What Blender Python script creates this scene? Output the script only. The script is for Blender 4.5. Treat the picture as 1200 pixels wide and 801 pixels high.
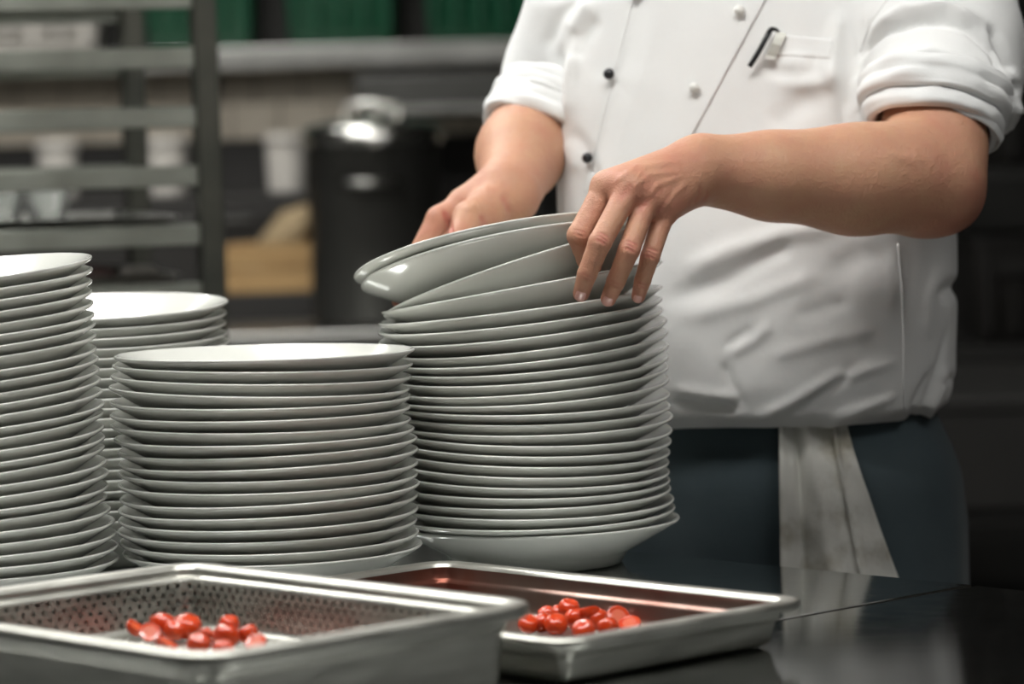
import bpy, bmesh, math, random
import numpy as np
from mathutils import Vector, Matrix, Quaternion, noise
from mathutils.bvhtree import BVHTree

for o in list(bpy.data.objects):
    bpy.data.objects.remove(o)
scene = bpy.context.scene
COL = scene.collection
rng = random.Random(7)

# ------------------------------------------------------------------ camera
FPX = 4000.0                       # focal length in pixels of the 1200 px frame
PITCH = math.atan((400.5 - 150) / FPX)
ROLL = math.radians(1.7)
CAMZ = 1.304
ZT = 0.90                          # worktop height
_r0 = Vector((1, 0, 0)); _u0 = Vector((0, math.sin(PITCH), math.cos(PITCH)))
FWD = Vector((0, math.cos(PITCH), -math.sin(PITCH)))
RIGHT = math.cos(ROLL) * _r0 - math.sin(ROLL) * _u0
UP = math.sin(ROLL) * _r0 + math.cos(ROLL) * _u0
CAM = Vector((0, 0, CAMZ))

def ray(u, v):
    return FWD + RIGHT * ((u - 600) / FPX) - UP * ((v - 400.5) / FPX)
def px(u, v, D):                   # pixel + distance -> point
    return CAM + ray(u, v) * D
def pz(u, v, z):                   # pixel on a horizontal plane -> point
    d = ray(u, v)
    return CAM + d * ((z - CAMZ) / d.z)

cam = bpy.data.cameras.new('camera')
cam.sensor_width = 36.0
cam.lens = 36.0 * FPX / 1200.0
cam.clip_start = 0.05
cam.dof.use_dof = True
cam.dof.focus_distance = 2.96
cam.dof.aperture_fstop = 4.3
co = bpy.data.objects.new('camera', cam)
m = Matrix((RIGHT, UP, -FWD)).transposed().to_4x4()
m.translation = CAM
co.matrix_world = m
COL.objects.link(co)
scene.camera = co

# ------------------------------------------------------------------ world, exposure, lamps
w = bpy.data.worlds.new('world'); scene.world = w; w.use_nodes = True
w.node_tree.nodes['Background'].inputs[0].default_value = (0.5, 0.55, 0.6, 1)
w.node_tree.nodes['Background'].inputs[1].default_value = 0.03
vs = scene.view_settings
vs.view_transform = 'Standard'; vs.look = 'None'; vs.exposure = 0.10; vs.gamma = 1.0
vs.use_curve_mapping = False

CEIL = 2.75
LAMPS = [  # x, y, length, width, watts, rotation
    (-0.30, 2.45, 1.5, 0.30, 21, 0.0),
    (1.25, 2.05, 1.2, 0.30, 8, 0.0),
    (-1.9, 3.6, 1.2, 0.30, 9, 0.0),
    (-0.9, 4.2, 1.2, 0.30, 28, 0.0),
    (-1.0, 0.6, 1.2, 0.30, 1.5, 0.0),
    (-0.9, 6.0, 1.2, 0.30, 11, 0.0),
]

# ------------------------------------------------------------------ helpers
def tag(o, label=None, cat=None, group=None, kind=None):
    if label: o['label'] = label
    if cat: o['category'] = cat
    if group: o['group'] = group
    if kind: o['kind'] = kind
    return o

def empty(name, loc=(0, 0, 0), label=None, cat=None, group=None, parent=None):
    o = bpy.data.objects.new(name, None)
    o.empty_display_size = 0.05
    COL.objects.link(o); o.location = loc
    if parent: o.parent = parent
    return tag(o, label, cat, group)

def wmat(o):
    return wmat(o.parent) @ o.matrix_parent_inverse @ o.matrix_basis if o.parent else o.matrix_basis.copy()

def link(name, me, mat=None, parent=None, smooth=False, world=True):
    o = bpy.data.objects.new(name, me)
    COL.objects.link(o)
    if mat is not None and len(me.materials) == 0:
        me.materials.append(mat)
    if smooth:
        me.polygons.foreach_set('use_smooth', [True] * len(me.polygons))
    if parent is not None:
        o.parent = parent
        if world:                                   # mesh is in world coordinates
            o.matrix_parent_inverse = wmat(parent).inverted()
    return o

def mesh(name, verts, faces, sharp=None):
    me = bpy.data.meshes.new(name)
    me.from_pydata([tuple(v) for v in verts], [], faces)
    me.update()
    return me

def bm_mesh(name, bm, smooth_angle=None):
    me = bpy.data.meshes.new(name)
    bm.normal_update()
    bm.to_mesh(me); bm.free()
    if smooth_angle is not None:
        me.polygons.foreach_set('use_smooth', [True] * len(me.polygons))
        me.set_sharp_from_angle(angle=math.radians(smooth_angle))
    return me

def bm_box(bm, c, s, rot=None, bevel=0.0, seg=2):
    """box centred at c with full sizes s; rot is a 3x3 / 4x4 matrix"""
    r = bmesh.ops.create_cube(bm, size=1.0)
    vs_ = r['verts']
    bmesh.ops.scale(bm, verts=vs_, vec=s)
    if bevel > 0:
        es = list({e for v in vs_ for e in v.link_edges})
        rb = bmesh.ops.bevel(bm, geom=es, offset=bevel, segments=seg, affect='EDGES', profile=0.5)
        vs_ = list({v for f in rb['faces'] for v in f.verts} | {v for v in vs_ if v.is_valid})
    if rot is not None:
        bmesh.ops.rotate(bm, verts=vs_, cent=(0, 0, 0), matrix=rot)
    bmesh.ops.translate(bm, verts=vs_, vec=c)
    return vs_

def box_mesh(c, s, rot=None, bevel=0.0, seg=2):
    bm = bmesh.new(); bm_box(bm, c, s, rot, bevel, seg)
    return bm_mesh('box', bm)

def lathe(profile, n=48, close=False):
    """profile [(r,z)] -> verts, faces; r==0 allowed at the ends"""
    verts, faces, rings = [], [], []
    for r, z in profile:
        if r < 1e-6:
            rings.append([len(verts)]); verts.append((0, 0, z))
        else:
            rings.append(list(range(len(verts), len(verts) + n)))
            for i in range(n):
                a = 2 * math.pi * i / n
                verts.append((r * math.cos(a), r * math.sin(a), z))
    L = len(rings)
    for k in range(L if close else L - 1):
        A, B = rings[k], rings[(k + 1) % L]
        for i in range(n):
            j = (i + 1) % n
            if len(A) == 1 and len(B) == 1: continue
            if len(A) == 1: faces.append((A[0], B[j], B[i]))
            elif len(B) == 1: faces.append((A[i], A[j], B[0]))
            else: faces.append((A[i], A[j], B[j], B[i]))
    return verts, faces

def tube(path, radius, n=10, caps=True):
    """tube along a polyline; radius is a number or a list"""
    P = [Vector(p) for p in path]; N = len(P)
    R = radius if isinstance(radius, (list, tuple)) else [radius] * N
    verts, faces = [], []
    t0 = (P[1] - P[0]).normalized()
    ref = Vector((0, 0, 1)) if abs(t0.z) < 0.9 else Vector((1, 0, 0))
    nrm = t0.cross(ref).normalized()
    for i in range(N):
        t = (P[min(i + 1, N - 1)] - P[max(i - 1, 0)]).normalized()
        nrm = (nrm - t * nrm.dot(t)).normalized()
        b = t.cross(nrm)
        for k in range(n):
            a = 2 * math.pi * k / n
            verts.append(P[i] + (nrm * math.cos(a) + b * math.sin(a)) * R[i])
    for i in range(N - 1):
        for k in range(n):
            j = (k + 1) % n
            faces.append((i * n + k, i * n + j, (i + 1) * n + j, (i + 1) * n + k))
    if caps:
        faces.append(tuple(range(n))[::-1]); faces.append(tuple(range((N - 1) * n, N * n)))
    return verts, faces

# ------------------------------------------------------------------ materials
def mat(name, col, rough=0.5, metal=0.0, spec=0.5, coat=0.0, emit=None, estr=0.0):
    m = bpy.data.materials.new(name); m.use_nodes = True
    b = m.node_tree.nodes['Principled BSDF']
    b.inputs['Base Color'].default_value = (*col, 1)
    b.inputs['Roughness'].default_value = rough
    b.inputs['Metallic'].default_value = metal
    b.inputs['Specular IOR Level'].default_value = spec
    b.inputs['Coat Weight'].default_value = coat
    b.inputs['Coat Roughness'].default_value = 0.05
    if emit:
        b.inputs['Emission Color'].default_value = (*emit, 1)
        b.inputs['Emission Strength'].default_value = estr
    return m
def nodes(m):
    nt = m.node_tree
    return nt, nt.nodes['Principled BSDF']
def noise_node(nt, scale, detail=3, rough=0.55, vec=None, coord='Object', mapscale=None):
    tc = nt.nodes.new('ShaderNodeTexCoord')
    n = nt.nodes.new('ShaderNodeTexNoise')
    n.inputs['Scale'].default_value = scale
    n.inputs['Detail'].default_value = detail
    n.inputs['Roughness'].default_value = rough
    if mapscale:
        mp = nt.nodes.new('ShaderNodeMapping')
        mp.inputs['Scale'].default_value = mapscale[:3]
        if len(mapscale) > 3: mp.inputs['Rotation'].default_value = (0, 0, mapscale[3])
        nt.links.new(tc.outputs[coord], mp.inputs['Vector'])
        nt.links.new(mp.outputs[0], n.inputs['Vector'])
    else:
        nt.links.new(tc.outputs[coord], n.inputs['Vector'])
    return n
def ramp(nt, src, stops):
    r = nt.nodes.new('ShaderNodeValToRGB')
    e = r.color_ramp.elements
    while len(e) < len(stops): e.new(0.5)
    for el, (p, c) in zip(e, stops):
        el.position = p; el.color = (*c, 1) if len(c) == 3 else c
    nt.links.new(src, r.inputs[0])
    return r
def bump(nt, b, src, strength, dist):
    n = nt.nodes.new('ShaderNodeBump')
    n.inputs['Strength'].default_value = strength
    n.inputs['Distance'].default_value = dist
    nt.links.new(src, n.inputs['Height'])
    nt.links.new(n.outputs[0], b.inputs['Normal'])
    return n
def varied(name, c1, c2, scale, rough=0.5, metal=0.0, rr=None, bmp=None, mapscale=None, spec=0.5, coat=0.0, detail=4):
    m = mat(name, c1, rough, metal, spec, coat)
    nt, b = nodes(m)
    n = noise_node(nt, scale, detail, mapscale=mapscale)
    r = ramp(nt, n.outputs['Fac'], [(0.3, c1), (0.7, c2)])
    nt.links.new(r.outputs[0], b.inputs['Base Color'])
    if rr:
        mr = nt.nodes.new('ShaderNodeMapRange')
        mr.inputs['From Min'].default_value = 0.3; mr.inputs['From Max'].default_value = 0.7
        mr.inputs['To Min'].default_value = rr[0]; mr.inputs['To Max'].default_value = rr[1]
        nt.links.new(n.outputs['Fac'], mr.inputs['Value'])
        nt.links.new(mr.outputs[0], b.inputs['Roughness'])
    if bmp: bump(nt, b, n.outputs['Fac'], *bmp)
    return m

TDIR = Vector((0.687, -0.727, 0)).normalized()        # along the worktop's far edge (to the right, nearer)
TNRM = Vector((0.727, 0.687, 0)).normalized()         # across the worktop, away from the camera
TANG = math.atan2(TDIR.y, TDIR.x)

M = {}
M['porcelain'] = mat('porcelain', (0.68, 0.69, 0.65), 0.14, 0, 0.5, 0.35)
M['worktop'] = varied('brushed steel worktop', (0.56, 0.58, 0.57), (0.66, 0.68, 0.67), 3.0, 0.2, 1.0, rr=(0.065, 0.125), bmp=(0.05, 0.0015), mapscale=(9, 55, 9, -TANG))
M['pan'] = varied('stamped steel pan', (0.50, 0.50, 0.46), (0.66, 0.66, 0.61), 14, 0.4, 1.0, rr=(0.34, 0.48), bmp=(0.06, 0.001), mapscale=(1, 1, 6))
M['pan_red'] = varied('steel pan with painted red reflection', (0.40, 0.36, 0.32), (0.24, 0.07, 0.045), 5, 0.32, 1.0, rr=(0.26, 0.42), bmp=(0.15, 0.001))  # red reflection of the tomatoes painted into the steel colour
M['rack'] = varied('grey rack steel', (0.30, 0.32, 0.28), (0.42, 0.44, 0.39), 12, 0.42, 0.85, rr=(0.35, 0.5))
M['rack_post'] = varied('dark rack post steel', (0.07, 0.075, 0.065), (0.12, 0.12, 0.10), 10, 0.45, 0.7)
M['steel'] = varied('kitchen steel', (0.33, 0.33, 0.31), (0.45, 0.45, 0.43), 5, 0.35, 1.0, rr=(0.25, 0.42))
M['shaded_steel'] = varied('dark steel with painted shade', (0.022, 0.022, 0.021), (0.036, 0.035, 0.033), 4, 0.5, 0.3)  # darker copy of the dark steel, with background shade put into its colour
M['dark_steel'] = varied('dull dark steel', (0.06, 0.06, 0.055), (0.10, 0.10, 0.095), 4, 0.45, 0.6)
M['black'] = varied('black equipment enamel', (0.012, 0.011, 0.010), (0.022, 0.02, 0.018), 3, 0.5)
M['black_plastic'] = mat('black plastic', (0.012, 0.013, 0.015), 0.3)
M['white_button'] = mat('white button', (0.75, 0.75, 0.72), 0.35)
M['chrome'] = mat('bright metal', (0.8, 0.8, 0.76), 0.18, 1.0)
M['clip'] = mat('pale polished clip', (0.78, 0.78, 0.72), 0.25, 0.35)
M['print'] = mat('pale grey print', (0.45, 0.48, 0.5), 0.5)
M['green'] = varied('green crate plastic', (0.005, 0.075, 0.035), (0.008, 0.10, 0.045), 3, 0.4)
M['wood'] = varied('pale wood', (0.42, 0.25, 0.10), (0.55, 0.36, 0.16), 7, 0.6, mapscale=(1, 8, 8))
M['paper_bag'] = varied('brown paper', (0.36, 0.27, 0.15), (0.45, 0.34, 0.20), 8, 0.8)
M['white_plastic'] = mat('white plastic tub', (0.72, 0.69, 0.64), 0.45)
M['tile'] = varied('beige glazed tile', (0.72, 0.64, 0.52), (0.80, 0.72, 0.59), 9, 0.35)
M['grout'] = mat('grout', (0.30, 0.27, 0.22), 0.9)
M['dark_wall'] = varied('dark painted wall', (0.020, 0.020, 0.018), (0.032, 0.031, 0.028), 2, 0.7)
M['side_wall'] = varied('grey painted wall', (0.045, 0.045, 0.043), (0.06, 0.06, 0.057), 2, 0.7)
M['floor'] = varied('quarry floor', (0.07, 0.055, 0.05), (0.11, 0.09, 0.08), 5, 0.5)
M['ceiling'] = varied('ceiling panel', (0.42, 0.42, 0.40), (0.5, 0.5, 0.48), 4, 0.85)
M['lamp_body'] = mat('lamp housing', (0.6, 0.6, 0.58), 0.4)
M['glass'] = mat('clear glass', (0.9, 0.92, 0.9), 0.06); M['glass'].node_tree.nodes['Principled BSDF'].inputs['Transmission Weight'].default_value = 0.9
M['pink'] = mat('pale pink wrap', (0.6, 0.42, 0.42), 0.5)
M['tomato'] = varied('roasted tomato skin', (0.62, 0.028, 0.008), (0.75, 0.10, 0.018), 28, 0.22, coat=0.4, bmp=(0.25, 0.003))
M['tomato_flesh'] = varied('tomato flesh', (0.72, 0.13, 0.02), (0.66, 0.05, 0.012), 60, 0.4, coat=0.05)
M['nail'] = mat('fingernail', (0.72, 0.40, 0.34), 0.28, coat=0.2)
M['hair'] = varied('short brown hair', (0.05, 0.03, 0.02), (0.09, 0.055, 0.03), 40, 0.6)
M['shoe'] = mat('black shoe leather', (0.015, 0.015, 0.015), 0.4)

def fabric(name, c1, c2, weave=900, strength=0.25, sheen=0.15, soil=None):
    m = mat(name, c1, 0.9, 0, 0.15)
    nt, b = nodes(m)
    b.inputs['Sheen Weight'].default_value = sheen
    n = noise_node(nt, 9, 5)
    r = ramp(nt, n.outputs['Fac'], [(0.35, c1), (0.65, c2)])
    col = r.outputs[0]
    if soil:
        n2 = noise_node(nt, 22, 4)
        r2 = ramp(nt, n2.outputs['Fac'], [(0.52, (0, 0, 0)), (0.72, (1, 1, 1))])
        mx = nt.nodes.new('ShaderNodeMix'); mx.data_type = 'RGBA'
        nt.links.new(r2.outputs[0], mx.inputs[0]); nt.links.new(col, mx.inputs[6])
        mx.inputs[7].default_value = (*soil, 1); col = mx.outputs[2]
    nt.links.new(col, b.inputs['Base Color'])
    n3 = noise_node(nt, weave, 2); n4 = noise_node(nt, 60, 4)
    ad = nt.nodes.new('ShaderNodeMath'); ad.operation = 'MULTIPLY_ADD'
    nt.links.new(n4.outputs['Fac'], ad.inputs[0]); ad.inputs[1].default_value = 1.6
    nt.links.new(n3.outputs['Fac'], ad.inputs[2])
    bump(nt, b, ad.outputs[0], strength, 0.0012)
    return m
M['cotton'] = fabric('white chef cotton', (0.80, 0.81, 0.81), (0.84, 0.845, 0.84))
M['apron'] = fabric('slate apron cloth', (0.060, 0.084, 0.097), (0.078, 0.105, 0.118), strength=0.3)
M['trouser'] = fabric('dark trouser cloth', (0.02, 0.022, 0.025), (0.03, 0.03, 0.033))
M['towel'] = fabric('off-white cotton towel', (0.64, 0.64, 0.60), (0.72, 0.72, 0.68), weave=500, strength=0.4, soil=(0.40, 0.38, 0.31))

def skin_mat():
    m = mat('skin', (0.6, 0.36, 0.26), 0.5, 0, 0.35)
    nt, b = nodes(m)
    at = nt.nodes.new('ShaderNodeAttribute'); at.attribute_name = 'redness_crease_shade'
    n = noise_node(nt, 45, 4); n2 = noise_node(nt, 14, 3)
    a = nt.nodes.new('ShaderNodeMath'); a.operation = 'MULTIPLY_ADD'
    nt.links.new(n.outputs['Fac'], a.inputs[0]); a.inputs[1].default_value = 0.55
    nt.links.new(at.outputs['Fac'], a.inputs[2])
    a2 = nt.nodes.new('ShaderNodeMath'); a2.operation = 'MULTIPLY_ADD'
    nt.links.new(n2.outputs['Fac'], a2.inputs[0]); a2.inputs[1].default_value = 0.45
    nt.links.new(a.outputs[0], a2.inputs[2])
    r = ramp(nt, a2.outputs[0], [(0.30, (0.56, 0.325, 0.20)), (0.62, (0.53, 0.265, 0.175)), (1.0, (0.49, 0.175, 0.13))])
    nt.links.new(r.outputs[0], b.inputs['Base Color'])
    b.inputs['Subsurface Weight'].default_value = 0.12
    b.inputs['Subsurface Radius'].default_value = (0.010, 0.004, 0.002)
    b.inputs['Subsurface Scale'].default_value = 0.4
    n3 = noise_node(nt, 420, 3); n4 = noise_node(nt, 110, 3)
    ad = nt.nodes.new('ShaderNodeMath'); ad.operation = 'MULTIPLY_ADD'
    nt.links.new(n4.outputs['Fac'], ad.inputs[0]); ad.inputs[1].default_value = 1.5
    nt.links.new(n3.outputs['Fac'], ad.inputs[2])
    bump(nt, b, ad.outputs[0], 0.45, 0.0014)
    return m
M['skin'] = skin_mat()

# ------------------------------------------------------------------ the room
X0, X1, Y0, Y1 = -3.2, 3.2, -1.6, 7.15
def slab(name, c, s, m):
    return tag(link(name, box_mesh(c, s), m), kind='structure')
floor = slab('floor', ((X0 + X1) / 2, (Y0 + Y1) / 2, -0.05), (X1 - X0 + .2, Y1 - Y0 + .2, 0.1), M['floor'])
ceiling = slab('ceiling', ((X0 + X1) / 2, (Y0 + Y1) / 2, CEIL + 0.05), (X1 - X0 + .2, Y1 - Y0 + .2, 0.1), M['ceiling'])
wall_back = slab('wall_back', ((X0 + X1) / 2, Y1 + 0.05, CEIL / 2), (X1 - X0, 0.1, CEIL), M['dark_wall'])
slab('wall_front', ((X0 + X1) / 2, Y0 - 0.05, CEIL / 2), (X1 - X0, 0.1, CEIL), M['side_wall'])
slab('wall_left', (X0 - 0.05, (Y0 + Y1) / 2, CEIL / 2), (0.1, Y1 - Y0, CEIL), M['side_wall'])
slab('wall_right', (X1 + 0.05, (Y0 + Y1) / 2, CEIL / 2), (0.1, Y1 - Y0, CEIL), M['dark_wall'])

# tile band on the back wall
gb = link('grout_bed', box_mesh((-0.95, Y1 - 0.004, 1.375), (3.3, 0.008, 0.165)), M['grout'], wall_back)
tm = box_mesh((0, 0, 0), (0.096, 0.010, 0.076), bevel=0.002, seg=1); tm.materials.append(M['tile'])
for r_ in range(2):
    for k in range(32):
        t = link('tile', tm, None, wall_back)
        t.location = (-2.52 + k * 0.1 + (0.05 if r_ else 0), Y1 - 0.012, 1.335 + r_ * 0.08)

# ceiling lamps
for i, (lx, ly, ll, lw, wt, rt) in enumerate(LAMPS):
    where = ['above the plate stacks', 'above the near end of the worktop', 'above the rolling rack', 'between the rack and the back counter',
             'above the aisle in front of the worktop', 'above the back counter'][i]
    L = empty('ceiling_lamp', (lx, ly, CEIL), 'long white fluorescent ceiling lamp ' + where, 'lamp')
    link('housing', box_mesh((lx, ly, CEIL - 0.03), (ll + .06, lw + .06, 0.06), bevel=0.006), M['lamp_body'], L)
    dm = mat('lamp_diffuser_%d' % i, (0.9, 0.9, 0.9), 0.5, emit=(1.0, 0.98, 0.93), estr=wt * 0.32)
    link('diffuser', box_mesh((lx, ly, CEIL - 0.066), (ll, lw, 0.012), bevel=0.003), dm, L)
    ld = bpy.data.lights.new('fluorescent_light', 'AREA'); ld.shape = 'RECTANGLE'
    ld.size = ll; ld.size_y = lw; ld.energy = wt; ld.color = (1.0, 0.985, 0.95)
    lo = bpy.data.objects.new('fluorescent_light', ld); COL.objects.link(lo)
    lo.parent = L; lo.location = (0, 0, -0.076)

# ------------------------------------------------------------------ the two steel worktables
ROTT = Matrix.Rotation(TANG, 3, 'Z')
E1 = pz(912, 662, ZT); E1.z = 0
def tp(s, n, z=0.0):                      # s along the far edge, n across (negative = towards the camera)
    return E1 + TDIR * s + TNRM * n + Vector((0, 0, z))
SEAM = (pz(1135, 686, ZT) - E1).dot(TDIR)
def worktable(s0, s1, n0, n1, tilt, label):
    c = tp((s0 + s1) / 2, (n0 + n1) / 2)
    T = empty('worktable', c, label, 'table')
    rt = ROTT @ Matrix.Rotation(tilt, 3, 'Y')
    cz = c + Vector((0, 0, ZT - 0.02 - (0.0014 if tilt else 0)))
    link('worktop', box_mesh(cz, (s1 - s0 - 0.0004, n1 - n0, 0.04), rt, bevel=0.004, seg=3), M['worktop'], T)
    link('lower_shelf', box_mesh(c + Vector((0, 0, 0.22)), (s1 - s0 - 0.06, n1 - n0 - 0.06, 0.02), ROTT, bevel=0.003), M['steel'], T)
    for a in (s0 + 0.04, s1 - 0.04):
        for b in (n0 + 0.04, n1 - 0.04):
            q = tp(a, b)
            v_, f_ = tube([q + Vector((0, 0, 0.0)), q + Vector((0, 0, ZT - 0.038))], 0.02, 14)
            link('leg', mesh('leg', v_, f_), M['steel'], T, smooth=False)
    return T
worktable(-1.35, SEAM, -1.12, 0.0, 0.0, 'brushed steel worktable carrying the plate stacks and two pans')
worktable(SEAM, SEAM + 1.0, -1.12, 0.0, math.radians(0.12), 'bare steel worktable joined to the one with plates')

# ------------------------------------------------------------------ plates
PR = 0.1325; PH = 0.0385
def plate_mesh():
    pf = [(0, .0052), (.071, .0052), (.0735, .0010), (.0745, 0), (.0775, 0), (.0788, .0010), (.0838, .0100), (.0850, .0112),
          (.100, .0192), (.116, .0285), (.1300, .0366), (.1320, .0380), (.1326, .0392), (.1322, .0402), (.1312, .0405), (.1300, .0400),
          (.116, .0328), (.100, .0238), (.0870, .0163), (.080, .0126), (.073, .0106), (.064, .0100), (0, .0100)]
    v_, f_ = lathe(pf, 80)
    me = mesh('plate', v_, f_)
    me.polygons.foreach_set('use_smooth', [True] * len(me.polygons))
    me.materials.append(M['porcelain'])
    return me
PLATE = plate_mesh()
ORD = ['first', 'second', 'third', 'fourth', 'fifth', 'sixth', 'seventh', 'eighth', 'ninth', 'tenth', 'eleventh', 'twelfth',
       'thirteenth', 'fourteenth', 'fifteenth', 'sixteenth', 'seventeenth', 'eighteenth', 'nineteenth', 'twentieth',
       'twenty-first', 'twenty-second', 'twenty-third', 'twenty-fourth', 'twenty-fifth', 'twenty-sixth', 'twenty-seventh', 'twenty-eighth']
def put_plate(loc, roll, pitch, label, group, spin=None):
    o = bpy.data.objects.new('dinner_plate', PLATE); COL.objects.link(o)
    R = Matrix.Rotation(pitch, 4, 'X') @ Matrix.Rotation(-roll, 4, 'Y') @ Matrix.Rotation(rng.uniform(0, 6.28) if spin is None else spin, 4, 'Z')
    o.matrix_basis = Matrix.Translation(loc) @ R
    tag(o, label, 'plate', group)
    return o
def stack(center, n, ztop, rolls, pitches, dxs, where, group):
    """rolls, pitches, dxs listed from the top plate down; ztop is the rim height of the top plate"""
    p = (ztop - ZT - PH) / (n - 1)
    for i in range(n):                     # i = 0 is the top
        z = ZT + 0.0006 + (n - 1 - i) * p
        ro, pi_, dx = rolls[i], pitches[i], dxs[i]
        loc = Vector((center.x + dx, center.y + rng.uniform(-.002, .002), z))
        if i == n - 1:
            ro = 0; pi_ = 0
        lab = ('topmost white plate of ' if i == 0 else 'bottom white plate of ' if i == n - 1 else
               'white plate, %s from the top in ' % ORD[i]) + where
        put_plate(loc, ro, pi_, lab, group)
    return p
def sl(s): return math.atan(s) - ROLL       # slope in the frame -> tilt in the room

# stack behind the perforated pan (measured left and right rim tips)
L3 = [134,129.5,127.5,124,127.5,127.5,126.5,131,134,137,134,132,137.5,134,133,131,132,137]
R3 = [486,483,480,478,479,478.5,479,483,487.5,486,486,486,487,485.5,485,483,485,487]
S3 = [.023,.003,-.004,-.010,.017,.024,.016,.033,.045,.047,.032,.032,.050,.048,.037,.034,.030,.03]
c3 = px(310, 415, 3.011)
stack(c3, 18, c3.z, [sl(a) for a in S3], [-.012 + .02 * i / 17 for i in range(18)],
      [((a + b) / 2 - 310) / 1328 for a, b in zip(L3, R3)], 'the short stack beside the perforated pan', 'plates in the short stack')
# tall stack at the table end
R1 = [111.7,111.7,110.5,110.5,111,111.7,113,113,113,115,115,117,118,119,119,117.5,119,118.5,119,121,119,117,120.5,124,125,126,126]
c1 = px(-61, 322, 2.956)
fade = lambda i, n: min(1.0, (n - 1 - i) / 9.0)
stack(c1, 27, c1.z, [sl(.098 + rng.uniform(-.012, .012)) * fade(i, 27) for i in range(27)],
      [(.045 - .001 * i + rng.uniform(-.006, .006)) * fade(i, 27) for i in range(27)],
      [(a - 118) / 1353 for a in R1], 'the tallest untouched stack, beside the short stack', 'plates in the tallest untouched stack')
# stack behind the other two
c2 = px(105, 361, 3.288)
R2 = [267.4, 265, 264, 264, 268] + [266 + rng.uniform(-3, 3) for _ in range(17)]
stack(c2, 22, c2.z, [sl(.03 + rng.uniform(-.012, .012)) for i in range(22)], [(.045 - .003 * i) if i < 12 else rng.uniform(0, .01) for i in range(22)],
      [(a - 266) / 1216 for a in R2], 'the stack standing behind two other stacks', 'plates in the rear stack')
# leaning stack under the chef's hands
R4 = [783,781.7,782,786.5,787,785.6,785,784,783.5,782,782,784.7,782.5,781,779,777.6,778,779,780.5,783.5,785,790]
dif = [0,0,43.4,46,44,39,37,38,34,25,22.6,23,16.5,15.5,14.4,15.6,17,21,24.5,24,27.8,27]
V4 = [335.7,353,364.5,378.5,391.6,407,418.7,431.8,450,464.8,481.4,493.7,508.5,522.5,535.6,552,562.7,572,581.5,593.3,607.2,616.9]
P4 = [-.008, .018, .034, .052, .052, .052, .050, .050, .046, .044, .042, .040, .040, .038, .036, .035, .034, .032, .030, .028, .026, .02]
S4 = [.132, .120] + [(d - .816 * ((v - 150) / FPX + p) * 168) / 265 for d, v, p in zip(dif[2:], V4[2:], P4[2:])]
c4 = px(615, 358.7, 3.155)
stack(c4, 22, c4.z, [sl(s) for s in S4], P4, [(a - 783) / 1268 for a in R4], 'the leaning stack under the chef\'s hands', 'plates in the leaning stack')
# the four plates the chef is lifting
def lifted(uc, vc, D, s, ba, label):
    """(uc, vc): rim centre; s: slope of the rim; ba: minor / major axis of the rim, negative when its underside faces us"""
    c = px(uc, vc, D)
    el = math.asin((CAM - c).normalized().z)
    ro = sl(s); pi_ = math.asin(ba) - el
    R = Matrix.Rotation(pi_, 3, 'X') @ Matrix.Rotation(-ro, 3, 'Y')
    return put_plate(c - R @ Vector((0, 0, PH)), ro, pi_, label, 'plates being lifted')
lifted(612, 337, 3.155, .185, .004, 'white plate tilted on top of the leaning stack, lowest of those being lifted')
lifted(609, 320, 3.160, .325, -.085, 'steeply tilted white plate held above the leaning stack by the chef\'s fingertips')
lifted(588, 304.5, 3.155, .205, -.170, 'white plate lifted in the chef\'s hands, directly under the uppermost one')
lifted(580, 294.5, 3.155, .200, -.175, 'uppermost white plate lifted between the chef\'s two hands')

# ------------------------------------------------------------------ pans
def outline(hx, hy, rad, n=12):
    pts = []
    for (cx, cy, a0) in ((hx - rad, hy - rad, 0), (-hx + rad, hy - rad, 90), (-hx + rad, -hy + rad, 180), (hx - rad, -hy + rad, 270)):
        for k in range(n + 1):
            a = math.radians(a0 + 90 * k / n)
            pts.append((cx + rad * math.cos(a), cy + rad * math.sin(a)))
    return pts
def rings_mesh(hx, hy, rad, prof, fill=True):
    verts, faces = [], []
    n = None
    for (ins, z) in prof:
        o = outline(hx - ins, hy - ins, max(rad - ins, 0.004))
        n = len(o)
        verts += [(x, y, z) for x, y in o]
    for k in range(len(prof) - 1):
        for i in range(n):
            j = (i + 1) % n
            faces.append((k * n + i, k * n + j, (k + 1) * n + j, (k + 1) * n + i))
    if fill: faces.append(tuple(range((len(prof) - 1) * n, len(prof) * n)))
    me = mesh('pan', verts, faces)
    me.polygons.foreach_set('use_smooth', [True] * len(me.polygons))
    me.set_sharp_from_angle(angle=math.radians(50))
    return me
RIM = [(.0055, -.0062), (.0018, -.0068), (.0002, -.0045), (.0, -.0018), (.0015, .0), (.004, .0008), (.0125, .0006), (.0150, -.0004), (.0166, -.003)]
def pan_frame(corner, hx, hy, z):
    """corner = far corner (between the far long side and the left side); returns centre"""
    c = corner + TDIR * hx - TNRM * hy
    return Vector((c.x, c.y, z))
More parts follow.
